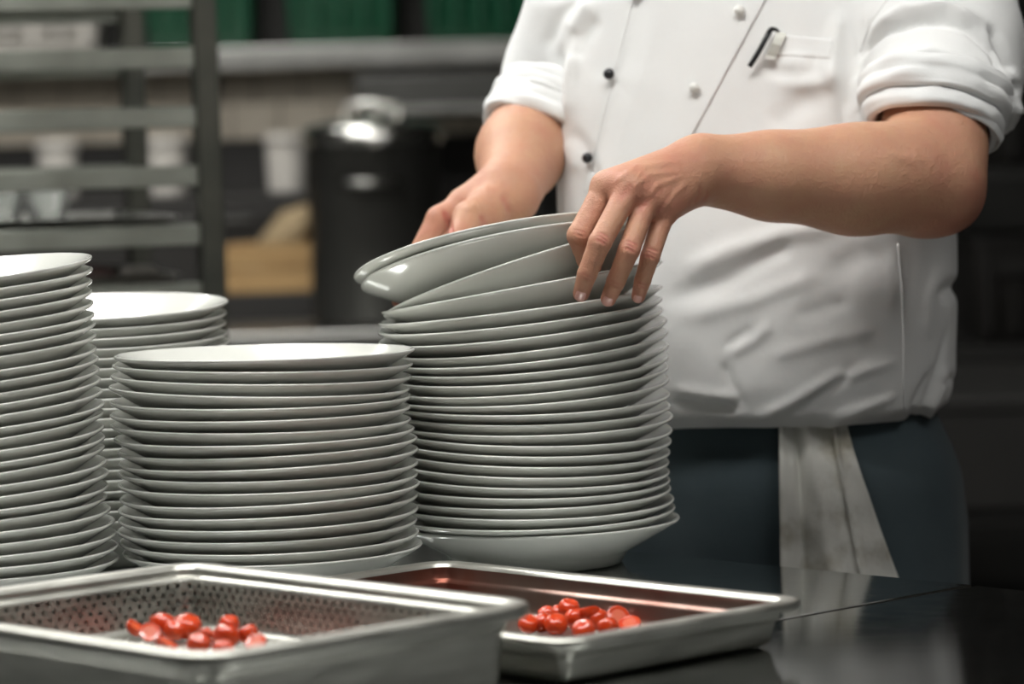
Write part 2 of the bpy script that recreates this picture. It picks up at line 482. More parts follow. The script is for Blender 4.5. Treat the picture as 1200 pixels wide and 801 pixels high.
# shallow pan
A = pz(520, 655, ZT + .036); hx, hy, dep = .213, .137, .036
c = pan_frame(A, hx, hy, ZT)
P2 = empty('baking_pan', c, 'shallow steel pan of roasted tomatoes beside the bare table end', 'pan'); P2.rotation_euler = (0, 0, TANG)
z0 = dep
link('rim', rings_mesh(hx, hy, .030, [(i, z0 + z) for i, z in RIM], False), M['pan'], P2, world=False)
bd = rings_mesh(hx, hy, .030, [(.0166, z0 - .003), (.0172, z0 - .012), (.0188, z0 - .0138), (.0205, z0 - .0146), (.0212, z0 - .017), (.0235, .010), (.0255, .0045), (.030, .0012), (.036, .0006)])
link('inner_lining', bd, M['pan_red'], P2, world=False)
bo = rings_mesh(hx, hy, .030, [(.0158, z0 - .0036), (.0160, z0 - .0128), (.0176, z0 - .0148), (.0193, z0 - .0156), (.0200, z0 - .018), (.0224, .010), (.0244, .0040), (.029, .0004), (.036, .0000)])
link('pan_body', bo, M['pan'], P2, world=False)
FL2 = ZT + .0008
# perforated pan nested in a solid one
A1 = pz(225, 657, ZT + .066); hx1, hy1, dep1 = .205, .157, .066
c1p = pan_frame(A1, hx1, hy1, ZT)
P0 = empty('deep_pan', c1p, 'solid steel pan holding the perforated pan inside it', 'pan'); P0.rotation_euler = (0, 0, TANG)
link('rim', rings_mesh(hx1, hy1, .034, [(i + .0004, dep1 - .0030 + z) for i, z in RIM], False), M['pan'], P0, world=False)
link('pan_body', rings_mesh(hx1, hy1, .034, [(.0150, dep1 - .006), (.0156, dep1 - .016), (.0172, dep1 - .0180), (.0190, dep1 - .0188), (.0197, dep1 - .021), (.0235, .010), (.0255, .0045), (.030, .0012), (.036, .0006)]), M['pan'], P0, world=False)
P1 = empty('perforated_pan', c1p + Vector((0, 0, .020)), 'perforated steel pan holding a few roasted tomatoes', 'pan'); P1.rotation_euler = (0, 0, TANG)
FZ = .020; dep1 = dep1 - FZ
link('rim', rings_mesh(hx1, hy1, .034, [(i, dep1 + z) for i, z in RIM[2:]], False), M['pan'], P1, world=False)
link('shoulder', rings_mesh(hx1, hy1, .034, [(.0166, dep1 - .003), (.0172, dep1 - .007), (.0198, dep1 - .0085), (.0245, dep1 - .0090), (.0255, dep1 - .0112)], False), M['pan'], P1, world=False)
def holes(P, us, vs_, r, closed_u):
    """cells on a parametric patch P(u, v) with a hole in each; rows are staggered"""
    verts, faces = [], []
    nu = len(us) - 1; nv = len(vs_) - 1
    du = us[1] - us[0]
    for b in range(nv):
        v0, v1 = vs_[b], vs_[b + 1]; vm = (v0 + v1) / 2
        off = du / 2 if b % 2 else 0
        for a in range(nu):
            u0 = us[a] + off; u1 = us[a + 1] + off
            if not closed_u and u1 > us[-1] + 1e-9: continue
            um = (u0 + u1) / 2
            outer = [(u1, vm), (u1, v1), (um, v1), (u0, v1), (u0, vm), (u0, v0), (um, v0), (u1, v0)]
            inner = [(um + r * math.cos(k * math.pi / 4), vm + r * math.sin(k * math.pi / 4)) for k in range(8)]
            base = len(verts)
            verts += [P(*q) for q in outer] + [P(*q) for q in inner]
            for k in range(8):
                j = (k + 1) % 8
                faces.append((base + k, base + j, base + 8 + j, base + 8 + k))
    me = mesh('perforated', verts, faces)
    me.polygons.foreach_set('use_smooth', [True] * len(me.polygons))
    return me
def perim(hx, hy, rad):
    segs = outline(hx, hy, rad, 10)
    segs = segs + [segs[0]]
    cum = [0]
    for i in range(len(segs) - 1):
        cum.append(cum[-1] + math.dist(segs[i], segs[i + 1]))
    T = cum[-1]
    import bisect
    def f(s):
        s = (s % 1.0) * T
        i = min(max(bisect.bisect_right(cum, s) - 1, 0), len(segs) - 2)
        t = (s - cum[i]) / max(cum[i + 1] - cum[i], 1e-9)
        return (segs[i][0] + (segs[i + 1][0] - segs[i][0]) * t, segs[i][1] + (segs[i + 1][1] - segs[i][1]) * t)
    return f, T
ztop_, zbot_ = dep1 - .011, .005
fA, TA = perim(hx1 - .0255, hy1 - .0255, .0125)
fB, TB = perim(hx1 - .0300, hy1 - .0300, .012)
def wallP(s, h):                           # s, h in metres along the perimeter / down the wall
    t = h / (ztop_ - zbot_); a = fA(s / TA); b = fB(s / TA)
    return (a[0] + (b[0] - a[0]) * t, a[1] + (b[1] - a[1]) * t, ztop_ - h)
ncell = round(TA / .0096)
link('perforated_wall', holes(wallP, [TA * k / ncell for k in range(ncell + 1)], [(ztop_ - zbot_) * k / 5 for k in range(6)], .0020, True), M['pan'], P1, world=False)
link('floor_edge', rings_mesh(hx1, hy1, .034, [(.0300, .005), (.0308, .0025), (.033, .0006), (.0365, .0004)], False), M['pan'], P1, world=False)
fx, fy = hx1 - .0345, hy1 - .0345
link('perforated_floor', holes(lambda a, b: (a, b, .0005), [-fx + 2 * fx * k / 36 for k in range(37)], [-fy + 2 * fy * k / 52 for k in range(53)], .0019, False), M['pan'], P1, world=False)

# ------------------------------------------------------------------ roasted tomatoes
def tomato_parts(r, half, seed):
    rg = random.Random(seed)
    bm = bmesh.new()
    bmesh.ops.create_uvsphere(bm, u_segments=20, v_segments=14, radius=r)
    for v in bm.verts:
        d = v.co.normalized()
        n = noise.noise(d * 1.7 + Vector((seed * 3.1, 0, 0)))
        wr = noise.noise(Vector((d.x * 6, d.y * 6, d.z * 1.2 + seed)))
        k = 1 + .10 * n + .045 * wr - .22 * math.exp(-((1 - d.z) * 9) ** 2) * (0 if half else 1)
        v.co = d * r * k
        v.co.z *= .86
        if half and v.co.z > r * .05:
            rad = math.hypot(v.co.x, v.co.y) / r
            v.co.z = r * (.05 + .06 * rad ** 3) - r * .10 * max(0, 1 - rad * 1.6)
    return bm_mesh('tomato', bm, 80)
def tomato(u, v, zf, rp, half, label, group, lift=0.0):
    D = (CAMZ - zf) * FPX / (v - 160)
    r = rp / FPX * D
    p = pz(u, v, zf + r * .8 + lift)
    o = empty('roasted_tomato', (p.x, p.y, zf + lift + 0.0008), label, 'tomato', group)
    rx, ry, rz_ = (rng.uniform(-.5, .5), rng.uniform(-.5, .5), rng.uniform(0, 6.28))
    if half: rx -= .5
    me = tomato_parts(r * 1.15, half, int(u * 7 + v) % 97)
    R = Matrix.Rotation(rz_, 4, 'Z') @ Matrix.Rotation(rx, 4, 'X') @ Matrix.Rotation(ry, 4, 'Y')
    me.transform(R)
    lo = min(q.co.z for q in me.vertices)
    me.transform(Matrix.Translation((0, 0, -lo)))
    k = link('skin', me, M['tomato'], o, world=False)
    if half:                                              # pale cut face
        bm = bmesh.new()
        bmesh.ops.create_circle(bm, cap_ends=True, radius=r * .72, segments=18)
        m2 = bm_mesh('cut', bm); m2.transform(Matrix.Translation((0, 0, -lo)) @ R @ Matrix.Translation((0, 0, r * .085)))
        link('cut_face', m2, M['tomato_flesh'], o, world=False)
    else:
        v_, f_ = lathe([(0, 0), (r * .16, r * .02), (r * .10, r * .08), (0, r * .10)], 8)
        m2 = mesh('scar', v_, f_); m2.transform(Matrix.Translation((0, 0, -lo)) @ R @ Matrix.Translation((0, 0, r * .66)))
        link('stem_scar', m2, M['tomato_flesh'], o, world=False)
    return o
FL1 = ZT + .0210
T1 = [(191,736,14,0,0),(206,742,12,0,0),(220,738,14.5,0,.0),(239,747,9,1,0),(249,745,11,1,0),(269,734,10,0,.010),(266,749,14,0,0),(290,746,11.5,0,0),(160,739,11,1,0),
      (176,744,11,1,0),(233,758,12,0,0),(196,757,12,1,0),(300,757,11,1,0),(262,764,12,0,0)]  # this row: unseen extra tomatoes, added for their red reflections
for i, (u, v, r, h, lf) in enumerate(T1):
    tomato(u, v, FL1, r, h, 'glossy roasted cherry tomato %s, in the perforated pan' % ('half with cut face' if h else 'whole with wrinkled skin') + (', on top' if lf else ''),
           'tomato on top in the perforated pan' if lf else 'tomato halves in the perforated pan' if h else 'whole tomatoes in the perforated pan', lf)
T2 = [(619,735,10.5,0,0),(635,733,11,0,0),(652,735,12,0,0),(667,716,11,0,.006),(674,729,12,0,0),(691,720,12,1,.006),(699,729,12,0,0),(725,727,12,1,0),(746,724,10,1,0),
      (764,724,10,1,0),(781,722,9,1,0),(657,723,11,0,0),(640,722,9,0,0),(684,742,12,0,0),(712,737,11,0,0),(738,734,11,1,0)]
for i, (u, v, r, h, lf) in enumerate(T2):
    tomato(u, v, FL2, r, h, 'glossy roasted cherry tomato %s, in the shallow pan' % ('half with cut face' if h else 'whole with wrinkled skin') + (', on top' if lf else ''),
           'tomatoes on top in the shallow pan' if lf else 'tomato halves in the shallow pan' if h else 'whole tomatoes in the shallow pan', lf)

# ------------------------------------------------------------------ implicit-surface tools for the figure
class Field:
    def __init__(self, xs, ys, zs):
        self.x, self.y, self.z = [np.asarray(a, np.float32) for a in (xs, ys, zs)]
        self.d = np.full((len(xs), len(ys), len(zs)), 0.2, np.float32)
    def _rng(self, lo, hi):
        out = []
        for a, l, h in zip((self.x, self.y, self.z), lo, hi):
            i0 = max(int(np.searchsorted(a, l)) - 1, 0); i1 = min(int(np.searchsorted(a, h)) + 1, len(a))
            out.append(slice(i0, i1))
        return tuple(out)
    def _coords(self, sl_):
        return (self.x[sl_[0]][:, None, None], self.y[sl_[1]][None, :, None], self.z[sl_[2]][None, None, :])
    def _merge(self, sl_, d, k):
        o = self.d[sl_]
        if k > 0:
            h = np.maximum(k - np.abs(o - d), 0) / k
            self.d[sl_] = np.minimum(o, d) - h * h * k * 0.25
        else:
            self.d[sl_] = np.minimum(o, d)
    def cone(self, a, b, ra, rb, k=0.0):
        a = np.array(a, np.float32); b = np.array(b, np.float32)
        mr = max(ra, rb) + max(k, .01) + .01
        s = self._rng(np.minimum(a, b) - mr, np.maximum(a, b) + mr)
        X, Y, Z = self._coords(s)
        ab = b - a; L2 = float(ab @ ab) + 1e-12
        t = np.clip(((X - a[0]) * ab[0] + (Y - a[1]) * ab[1] + (Z - a[2]) * ab[2]) / L2, 0, 1)
        d = np.sqrt((X - a[0] - t * ab[0]) ** 2 + (Y - a[1] - t * ab[1]) ** 2 + (Z - a[2] - t * ab[2]) ** 2) - (ra + t * (rb - ra))
        self._merge(s, d, k)
    def chain(self, pts, rs, k=0.0):
        for i in range(len(pts) - 1):
            self.cone(pts[i], pts[i + 1], rs[i], rs[i + 1], k)
    def ellipsoid(self, c, r, R=None, k=0.0):
        c = np.array(c, np.float32); mr = max(r) + max(k, .01) + .01
        s = self._rng(c - mr, c + mr)
        X, Y, Z = self._coords(s)
        X = X - c[0]; Y = Y - c[1]; Z = Z - c[2]
        if R is not None:
            R = np.array(R)
            X, Y, Z = (R[0, 0] * X + R[1, 0] * Y + R[2, 0] * Z, R[0, 1] * X + R[1, 1] * Y + R[2, 1] * Z, R[0, 2] * X + R[1, 2] * Y + R[2, 2] * Z)
        k0 = np.sqrt((X / r[0]) ** 2 + (Y / r[1]) ** 2 + (Z / r[2]) ** 2) + 1e-6
        k1 = np.sqrt((X / r[0] ** 2) ** 2 + (Y / r[1] ** 2) ** 2 + (Z / r[2] ** 2) ** 2) + 1e-6
        self._merge(s, k0 * (k0 - 1) / k1, k)
    def loft(self, secs, yaw, k=0.0, power=2.3):
        """secs: (z, cx, cy, half width, half depth) from low to high"""
        S = np.array(secs, np.float32)
        s = (slice(None), slice(None), self._rng((-9, -9, S[0, 0] - .03), (9, 9, S[-1, 0] + .03))[2])
        X, Y, Z = self._coords(s)
        zz = self.z[s[2]]
        cx, cy, wx, wy = [np.interp(zz, S[:, 0], S[:, i]).astype(np.float32)[None, None, :] for i in (1, 2, 3, 4)]
        ca, sa = math.cos(yaw), math.sin(yaw)
        x = (X - cx) * ca + (Y - cy) * sa; y = -(X - cx) * sa + (Y - cy) * ca
        q = (np.abs(x / wx) ** power + np.abs(y / wy) ** power) ** (1 / power)
        d = (q - 1) * np.minimum(wx, wy) * 1.0
        d = np.maximum(d, np.maximum(S[0, 0] - zz, zz - S[-1, 0])[None, None, :])
        self._merge(s, d.astype(np.float32), k)
    def cut(self, p, n):                    # remove the side the normal points to
        p = np.array(p); n = np.array(n)
        X, Y, Z = self._coords((slice(None),) * 3)
        self.d = np.maximum(self.d, ((X - p[0]) * n[0] + (Y - p[1]) * n[1] + (Z - p[2]) * n[2]).astype(np.float32))
    def surface(self):
        d = self.d; x, y, z = self.x, self.y, self.z
        ins = d < 0
        nx, ny, nz = d.shape
        cnt = np.zeros((nx - 1, ny - 1, nz - 1), np.int8)
        for i in (0, 1):
            for j in (0, 1):
                for k in (0, 1):
                    cnt += ins[i:nx - 1 + i, j:ny - 1 + j, k:nz - 1 + k]
        act = (cnt > 0) & (cnt < 8)
        I, J, K = np.nonzero(act)
        idx = np.full(act.shape, -1, np.int32); idx[I, J, K] = np.arange(len(I))
        acc = np.zeros((len(I), 3)); num = np.zeros(len(I))
        C = [(0, 0, 0), (1, 0, 0), (0, 1, 0), (1, 1, 0), (0, 0, 1), (1, 0, 1), (0, 1, 1), (1, 1, 1)]
        for a in range(8):
            for ax in range(3):
                if C[a][ax]: continue
                b = list(C[a]); b[ax] = 1
                da = d[I + C[a][0], J + C[a][1], K + C[a][2]]; db = d[I + b[0], J + b[1], K + b[2]]
                cr = (da < 0) != (db < 0)
                t = np.where(cr, da / np.where(cr, da - db, 1), 0)
                A_ = np.stack([x[I + C[a][0]], y[J + C[a][1]], z[K + C[a][2]]], 1); B_ = np.stack([x[I + b[0]], y[J + b[1]], z[K + b[2]]], 1)
                acc += np.where(cr[:, None], A_ + (B_ - A_) * t[:, None], 0); num += cr
        V = acc / num[:, None]
        Q = []
        for ax in range(3):
            s0 = [slice(1, -1)] * 3; s1 = [slice(1, -1)] * 3
            s0[ax] = slice(0, -1); s1[ax] = slice(1, None)
            a = ins[tuple(s0)]; b = ins[tuple(s1)]
            for flip, sel in ((False, a & ~b), (True, b & ~a)):
                P = np.stack(np.nonzero(sel), 1)
                for q in range(3):
                    if q != ax: P[:, q] += 1
                o1, o2 = (ax + 1) % 3, (ax + 2) % 3
                def at(m1, m2):
                    p = P.copy(); p[:, o1] -= m1; p[:, o2] -= m2
                    return idx[p[:, 0], p[:, 1], p[:, 2]]
                f = np.stack([at(1, 1), at(0, 1), at(0, 0), at(1, 0)], 1)
                Q.append(f[:, ::-1] if flip else f)
        return V, np.concatenate(Q)

def relax(V, Q, it, lam=0.5):
    e = np.concatenate([Q[:, [0, 1]], Q[:, [1, 2]], Q[:, [2, 3]], Q[:, [3, 0]]])
    n = len(V)
    deg = np.bincount(e[:, 0], minlength=n) + np.bincount(e[:, 1], minlength=n)
    for _ in range(it):
        s = np.stack([np.bincount(e[:, 0], V[e[:, 1], c], n) + np.bincount(e[:, 1], V[e[:, 0], c], n) for c in range(3)], 1)
        V = V + lam * (s / np.maximum(deg, 1)[:, None] - V)
    return V
def normals(V, Q):
    fn = np.cross(V[Q[:, 2]] - V[Q[:, 0]], V[Q[:, 3]] - V[Q[:, 1]])
    N = np.zeros_like(V)
    for i in range(4):
        for c in range(3):
            N[:, c] += np.bincount(Q[:, i], fn[:, c], len(V))
    return N / np.maximum(np.linalg.norm(N, axis=1), 1e-12)[:, None]
def np_mesh(name, V, Q):
    me = bpy.data.meshes.new(name)
    me.vertices.add(len(V)); me.vertices.foreach_set('co', V.astype(np.float32).ravel())
    k = Q.shape[1]
    me.loops.add(Q.size); me.loops.foreach_set('vertex_index', Q.astype(np.int32).ravel())
    me.polygons.add(len(Q)); me.polygons.foreach_set('loop_start', np.arange(0, Q.size, k, dtype=np.int32))
    me.polygons.foreach_set('loop_total', np.full(len(Q), k, np.int32))
    me.polygons.foreach_set('use_smooth', np.ones(len(Q), bool))
    me.update(calc_edges=True); me.validate()
    return me
_CR, _CU, _CF, _CC = [np.array(a) for a in (RIGHT, UP, FWD, CAM)]
def project(V):
    q = V - _CC; D = q @ _CF
    return 600 + FPX * (q @ _CR) / D, 400.5 - FPX * (q @ _CU) / D
def grid_axis(*parts):                     # parts: (start, stop, step) joined
    out = []
    for a, b, s in parts:
        n = max(int(round((b - a) / s)), 1)
        out += list(np.linspace(a, b, n, endpoint=False))
    out.append(parts[-1][1])
    return np.array(out)
def strokes(u, v, lst):
    """sum of soft ridges (positive) and creases (negative) along polylines in frame pixels"""
    out = np.zeros_like(u)
    for amp, wd, pts in lst:
        best = np.full_like(u, 1e9); tt = np.zeros_like(u)
        n = len(pts) - 1
        for i in range(n):
            ax, ay = pts[i]; bx, by = pts[i + 1]
            dx, dy = bx - ax, by - ay; L = dx * dx + dy * dy
            t = np.clip(((u - ax) * dx + (v - ay) * dy) / L, 0, 1)
            q = (u - ax - t * dx) ** 2 + (v - ay - t * dy) ** 2
            m_ = q < best
            best = np.where(m_, q, best); tt = np.where(m_, (i + t) / n, tt)
        taper = np.clip(np.minimum(tt, 1 - tt) * 5 + .15, 0, 1)
        out += amp * 1.25 * np.exp(-best / (wd * wd * .55)) * taper
    return out

# ------------------------------------------------------------------ the chef
FEET = Vector((0.30, 3.52, 0.0))
CHEF = empty('person', FEET, 'person in a white double-breasted jacket and slate apron lifting plates', 'person')
W_ = lambda u, v, D: np.array(px(u, v, D))
YAW = math.radians(-14)

# joints -- arm in front (hand laid over the plates)
SH1, EL1 = W_(1085, -55, 3.42), W_(1090, 214, 3.20)
FO1, FO2, WR1 = W_(1000, 213, 3.165), W_(905, 206, 3.13), W_(822, 197, 3.10)
idx1 = [W_(711, 219, 3.046), W_(679, 276, 3.026), W_(688, 304, 3.040), W_(695, 312, 3.058)]
mid1 = [W_(738, 220, 3.030), W_(703, 284, 2.998), W_(688, 321, 3.004), W_(681, 344, 3.017)]
rin1 = [W_(759, 231, 3.038), W_(737, 293, 3.008), W_(722, 329, 3.016), W_(713, 350, 3.030)]
pin1 = [W_(780, 245, 3.050), W_(762, 300, 3.028), W_(753, 329, 3.040), W_(748, 347, 3.053)]
thu1 = [W_(796, 214, 3.105), W_(770, 226, 3.125), W_(735, 236, 3.150), W_(705, 246, 3.170)]
# the far arm (hand gripping the lifted plates from behind)
SH2, EL2 = W_(712, -75, 3.46), W_(642, 112, 3.53)
FO3, WR2 = W_(610, 180, 3.41), W_(598, 226, 3.325)
thu2 = [W_(592, 232, 3.315), W_(571, 243, 3.290), W_(548, 254, 3.262), W_(537, 276, 3.240)]
idx2 = [W_(545, 240, 3.315), W_(514, 256, 3.300), W_(483, 312, 3.292), W_(469, 353, 3.205)]
mid2 = [W_(553, 250, 3.330), W_(522, 290, 3.335), W_(505, 330, 3.320), W_(497, 366, 3.275)]
rin2 = [W_(566, 258, 3.335), W_(540, 305, 3.345), W_(525, 345, 3.325), W_(518, 372, 3.285)]
pin2 = [W_(580, 265, 3.335), W_(560, 310, 3.345), W_(548, 340, 3.330), W_(542, 360, 3.300)]

def arm(F):
    F.chain([SH1, (SH1 + EL1) / 2, W_(1094, 170, 3.222), EL1], [.044, .050, .047, .047], .02)
    F.chain([EL1, FO1, FO2, WR1], [.0475, .0455, .0365, .0285], .02)
    F.cone(W_(1086, 222, 3.205), W_(1114, 232, 3.215), .036, .025, .02)           # elbow
    F.cone(W_(1050, 200, 3.17), W_(960, 205, 3.145), .040, .034, .03)              # forearm belly
    F.cone(FO2, WR1 + np.array([0, .006, -.004]), .032, .024, .02)
    # palm and back of the hand
    for f, r in ((idx1, .0150), (mid1, .0152), (rin1, .0142), (pin1, .0128)):
        F.cone(WR1 * .82 + f[0] * .18, f[0], .0215, r, .014)
    F.cone(WR1, (idx1[0] + mid1[0]) / 2, .024, .0135, .014)
    F.cone(WR1, (rin1[0] + pin1[0]) / 2, .024, .0125, .014)
    for f, r in ((idx1, (.0132, .0112, .0096, .0080)), (mid1, (.0138, .0104, .0089, .0074)), (rin1, (.0130, .0098, .0085, .0071)), (pin1, (.0120, .0088, .0075, .0064))):
        F.cone(f[0], f[1] * .35 + f[0] * .65, r[0], r[1] + .0004, .004)
        F.cone(f[1] * .35 + f[0] * .65, f[1], r[1] + .0004, r[1], .0015)
        F.cone(f[1], (f[1] + f[2]) / 2, r[1] * 1.01, (r[1] + r[2]) / 2 - .0004, .0015)
        F.cone((f[1] + f[2]) / 2, f[2], (r[1] + r[2]) / 2 - .0004, r[2], .0015)
        F.cone(f[2], f[3], r[2], r[3], .0015)
    F.chain(thu1, [.020, .017, .0125, .0095], .008)
    # far arm
    F.chain([SH2 + np.array([.02, 0, 0]), (SH2 + EL2) / 2 + np.array([.012, 0, 0]), EL2], [.042, .042, .045], .02)
    F.chain([EL2, FO3, WR2], [.048, .0420, .0305], .02)
    for f, r in ((idx2, .0155), (mid2, .0160), (rin2, .0150), (pin2, .0135)):
        F.cone(WR2 * .8 + f[0] * .2, f[0], .024, r, .012)
    F.cone(WR2 + np.array([-.008, 0, .006]), idx2[0], .024, .015, .012)
    F.chain(thu2, [.0230, .0185, .0135, .0105], .008)
    for f, r in ((idx2, (.0145, .0120, .0100, .0082)), (mid2, (.0145, .0118, .0095, .008)), (rin2, (.0135, .011, .009, .0075)), (pin2, (.012, .0098, .008, .007))):
        F.chain(f, r, .004)

gx = grid_axis((-.17, -.105, .006), (-.105, .04, .0022), (.04, .185, .0013), (.185, .46, .0045), (.46, .62, .008))
gy = grid_axis((2.95, 2.985, .004), (2.985, 3.12, .0014), (3.12, 3.36, .0028), (3.36, 3.75, .010))
gz = grid_axis((-.01, 1.05, .014), (1.05, 1.115, .004), (1.115, 1.27, .0014), (1.27, 1.42, .006), (1.42, 1.86, .009))
B = Field(gx, gy, gz)
TC = (W_(880, 250, 3.45))                   # torso axis
HEADC = np.array([TC[0] - .02, TC[1] - .03, 1.685])
B.loft([(.93, TC[0] + .005, TC[1] + .02, .15, .10), (1.02, TC[0], TC[1] + .01, .15, .105), (1.2, TC[0], TC[1], .15, .10), (1.36, TC[0] - .005, TC[1], .145, .09), (1.43, TC[0] - .01, TC[1] + .005, .10, .06), (1.50, TC[0] - .01, TC[1] + .01, .06, .055)], YAW, .03)
B.cone(SH1 + [-.03, 0, -.03], SH2 + [.03, 0, -.03], .034, .034, .03)
B.cone((TC[0] - .015, TC[1], 1.45), (HEADC[0], HEADC[1] + .015, 1.62), .058, .055, .03)     # neck
for sx in (-1, 1):                                                                   # legs
    hp = np.array([TC[0] + .085 * sx, TC[1] + .02, .93])
    B.chain([hp, hp * [1, 1, 0] + [0.01 * sx, 0, .50], hp * [1, 1, 0] + [.015 * sx, .02, .09]], [.088, .058, .040], .03)
    B.cone(hp * [1, 1, 0] + [.015 * sx, .03, .045], hp * [1, 1, 0] + [.02 * sx, -.13, .035], .036, .03, .02)
# head: skull, jaw, brow, nose, ears, lips, eye sockets
hy = HEADC
B.ellipsoid(hy + [0, .015, .035], (.074, .095, .095), None, .02)
B.ellipsoid(hy + [0, -.02, -.045], (.058, .072, .070), None, .03)
B.cone(hy + [-.03, -.078, .018], hy + [.03, -.078, .018], .012, .012, .02)
B.cone(hy + [0, -.083, .005], hy + [0, -.103, -.028], .008, .013, .012)
B.cone(hy + [-.018, -.085, -.058], hy + [.018, -.085, -.058], .008, .008, .008)
B.cone(hy + [-.012, -.084, -.070], hy + [.012, -.084, -.070], .008, .008, .006)
B.ellipsoid(hy + [0, -.076, -.098], (.022, .018, .016), None, .02)
for sx in (-1, 1):
    B.ellipsoid(hy + [.074 * sx, .012, -.008], (.010, .020, .031), None, .006)
    B.ellipsoid(hy + [.030 * sx, -.070, -.002], (.013, .012, .010), None, .003)
arm(B)
V, Q = B.surface(); del B
V = relax(V, Q, 2, .5)
Nn = normals(V, Q)
# knuckle creases, tendons and veins
def crease(V, N, fing, j, amp, width, offs):
    p = fing[j]; ax = fing[j + 1] - fing[j - 1]; ax /= np.linalg.norm(ax)
    q = V - p; s = q @ ax; dist = np.linalg.norm(q - s[:, None] * ax, axis=1)
    near = (np.abs(s) < .012) & (dist < .016)
    vd = -_CF - ax * float(-_CF @ ax); vd /= np.linalg.norm(vd)
    sd = np.cross(ax, vd); lat = q @ sd
    face = np.clip(N @ vd * 1.5 - .35, 0, 1) * np.exp(-(lat / .0062) ** 4)
    out = np.zeros(len(V))
    for o in offs:
        out += np.exp(-((s - o * (1 - 6000.0 * lat * lat) - .0003 * np.sin(lat * 700 + o * 2000)) / width) ** 2)
    return np.where(near, -amp * out * face, 0)
disp = np.zeros(len(V))
for f in (mid1, rin1, pin1):
    disp += crease(V, Nn, f, 1, .0012, .0013, (-.0052, -.0015, .0022))
    disp += crease(V, Nn, f, 2, .0008, .0012, (-.0018, .0018))
disp += crease(V, Nn, idx1, 1, .0006, .0012, (-.003, .001))
pu, pv = project(V)
hand = (V[:, 1] < 3.14) & (Nn @ _CF < 0)
tend = [(.0013, 4.5, [(800, 200), (760, 205), (737, 224)]), (.0013, 4.5, [(800, 206), (772, 216), (759, 234)]), (.0012, 4.5, [(798, 190), (745, 195), (714, 218)]),
        (.0011, 3.5, [(806, 214), (790, 228), (779, 244)]), (-.0008, 5, [(745, 212), (725, 236)]), (-.0009, 5, [(775, 218), (745, 250)]), (-.0008, 5, [(790, 226), (768, 252)]),
        (.0008, 3, [(756, 196), (742, 214), (749, 236)]), (-.0010, 3.2, [(812, 240), (820, 228), (821, 216)]), (-.0008, 2.6, [(822, 238), (829, 228), (829, 220)]), (-.0006, 2.4, [(806, 242), (812, 233)]),
        (-.0020, 3.0, [(1045, 272), (1085, 264), (1122, 250)]), (-.0014, 2.5, [(1062, 262), (1095, 256)]), (.0015, 9, [(1040, 180), (1080, 190)]), (-.0022, 4.0, [(1030, 152), (1062, 152), (1078, 158)])]
disp += np.where(hand, strokes(pu, pv, tend) * .6, 0)
far = (V[:, 1] >= 3.14) & (Nn @ _CF < 0) & (V[:, 0] < .06)
disp += np.where(far, strokes(pu, pv, [(-.0020, 4, [(520, 246), (527, 262), (530, 278)]), (-.0010, 4.5, [(562, 250), (567, 262), (562, 272)]), (-.0009, 5, [(588, 228), (594, 240), (598, 250)]), (.0015, 6, [(545, 246), (560, 240)])]), 0)
V = V + Nn * disp[:, None]
red = np.zeros(len(V))
for f, a in ((idx1, 1), (mid1, 1), (rin1, 1), (pin1, 1), (idx2, 1.2), (thu2, .8)):
    for j, k, s in ((0, .16, .014), (1, .24, .011), (2, .10, .010), (3, .34, .012)):
        red += a * k * np.exp(-((V - f[j]) ** 2).sum(1) / s ** 2)
red += .40 * np.exp(-((V - W_(1128, 248, 3.2)) ** 2).sum(1) / .035 ** 2)
red += .18 * np.exp(-((V - W_(760, 205, 3.04)) ** 2).sum(1) / .05 ** 2)
red += .15 * np.exp(-((V - W_(530, 260, 3.3)) ** 2).sum(1) / .05 ** 2)
red += np.clip(-disp * 300, 0, .34)  # crease shade painted into the skin colour on top of the real redness
bm_ = np_mesh('body', V, Q)
at = bm_.attributes.new('redness_crease_shade', 'FLOAT', 'POINT'); at.data.foreach_set('value', np.clip(red, 0, 1).astype(np.float32))
bm_.materials.append(M['skin'])
body = link('body', bm_, None, CHEF)
tag(body, 'bare forearms and hands of the chef')
BV = BVHTree.FromPolygons([tuple(a) for a in V], [tuple(a) for a in Q])
# finger nails of the hand on the plates
def nail(f, r, wdt, lng, up=.0):
    tip, dip = Vector(f[3]), Vector(f[2])
    ax = (tip - dip).normalized()
    vd = (CAM - tip).normalized(); nv = (vd - ax * vd.dot(ax)).normalized()
    sd = ax.cross(nv)
    c = tip - ax * .0016
    verts, faces = [], []
    NU, NV = 8, 8
    for i in range(NU + 1):
        for j in range(NV + 1):
            a = -1 + 2 * i / NU; b = -1 + 2 * j / NV
            bb = b * lng; aa = a * wdt * math.sqrt(max(0, 1 - (abs(b) ** 3.2) * .75))
            o = c + sd * aa + ax * bb + nv * .02
            hit = BV.ray_cast(o, -nv, .05)
            p = (hit[0] if hit[0] else o - nv * .02)
            lift = .00055 * (1 - max(abs(a), abs(b)) ** 6) - .0002
            verts.append(p + nv * lift)
    for i in range(NU):
        for j in range(NV):
            k = i * (NV + 1) + j
            faces.append((k, k + 1, k + NV + 2, k + NV + 1))
    link('fingernail', mesh('nail', verts, faces), M['nail'], body, smooth=True)
nail(mid1, .0074, .0056, .0064); nail(rin1, .0071, .0053, .0062); nail(pin1, .0064, .0045, .0054)
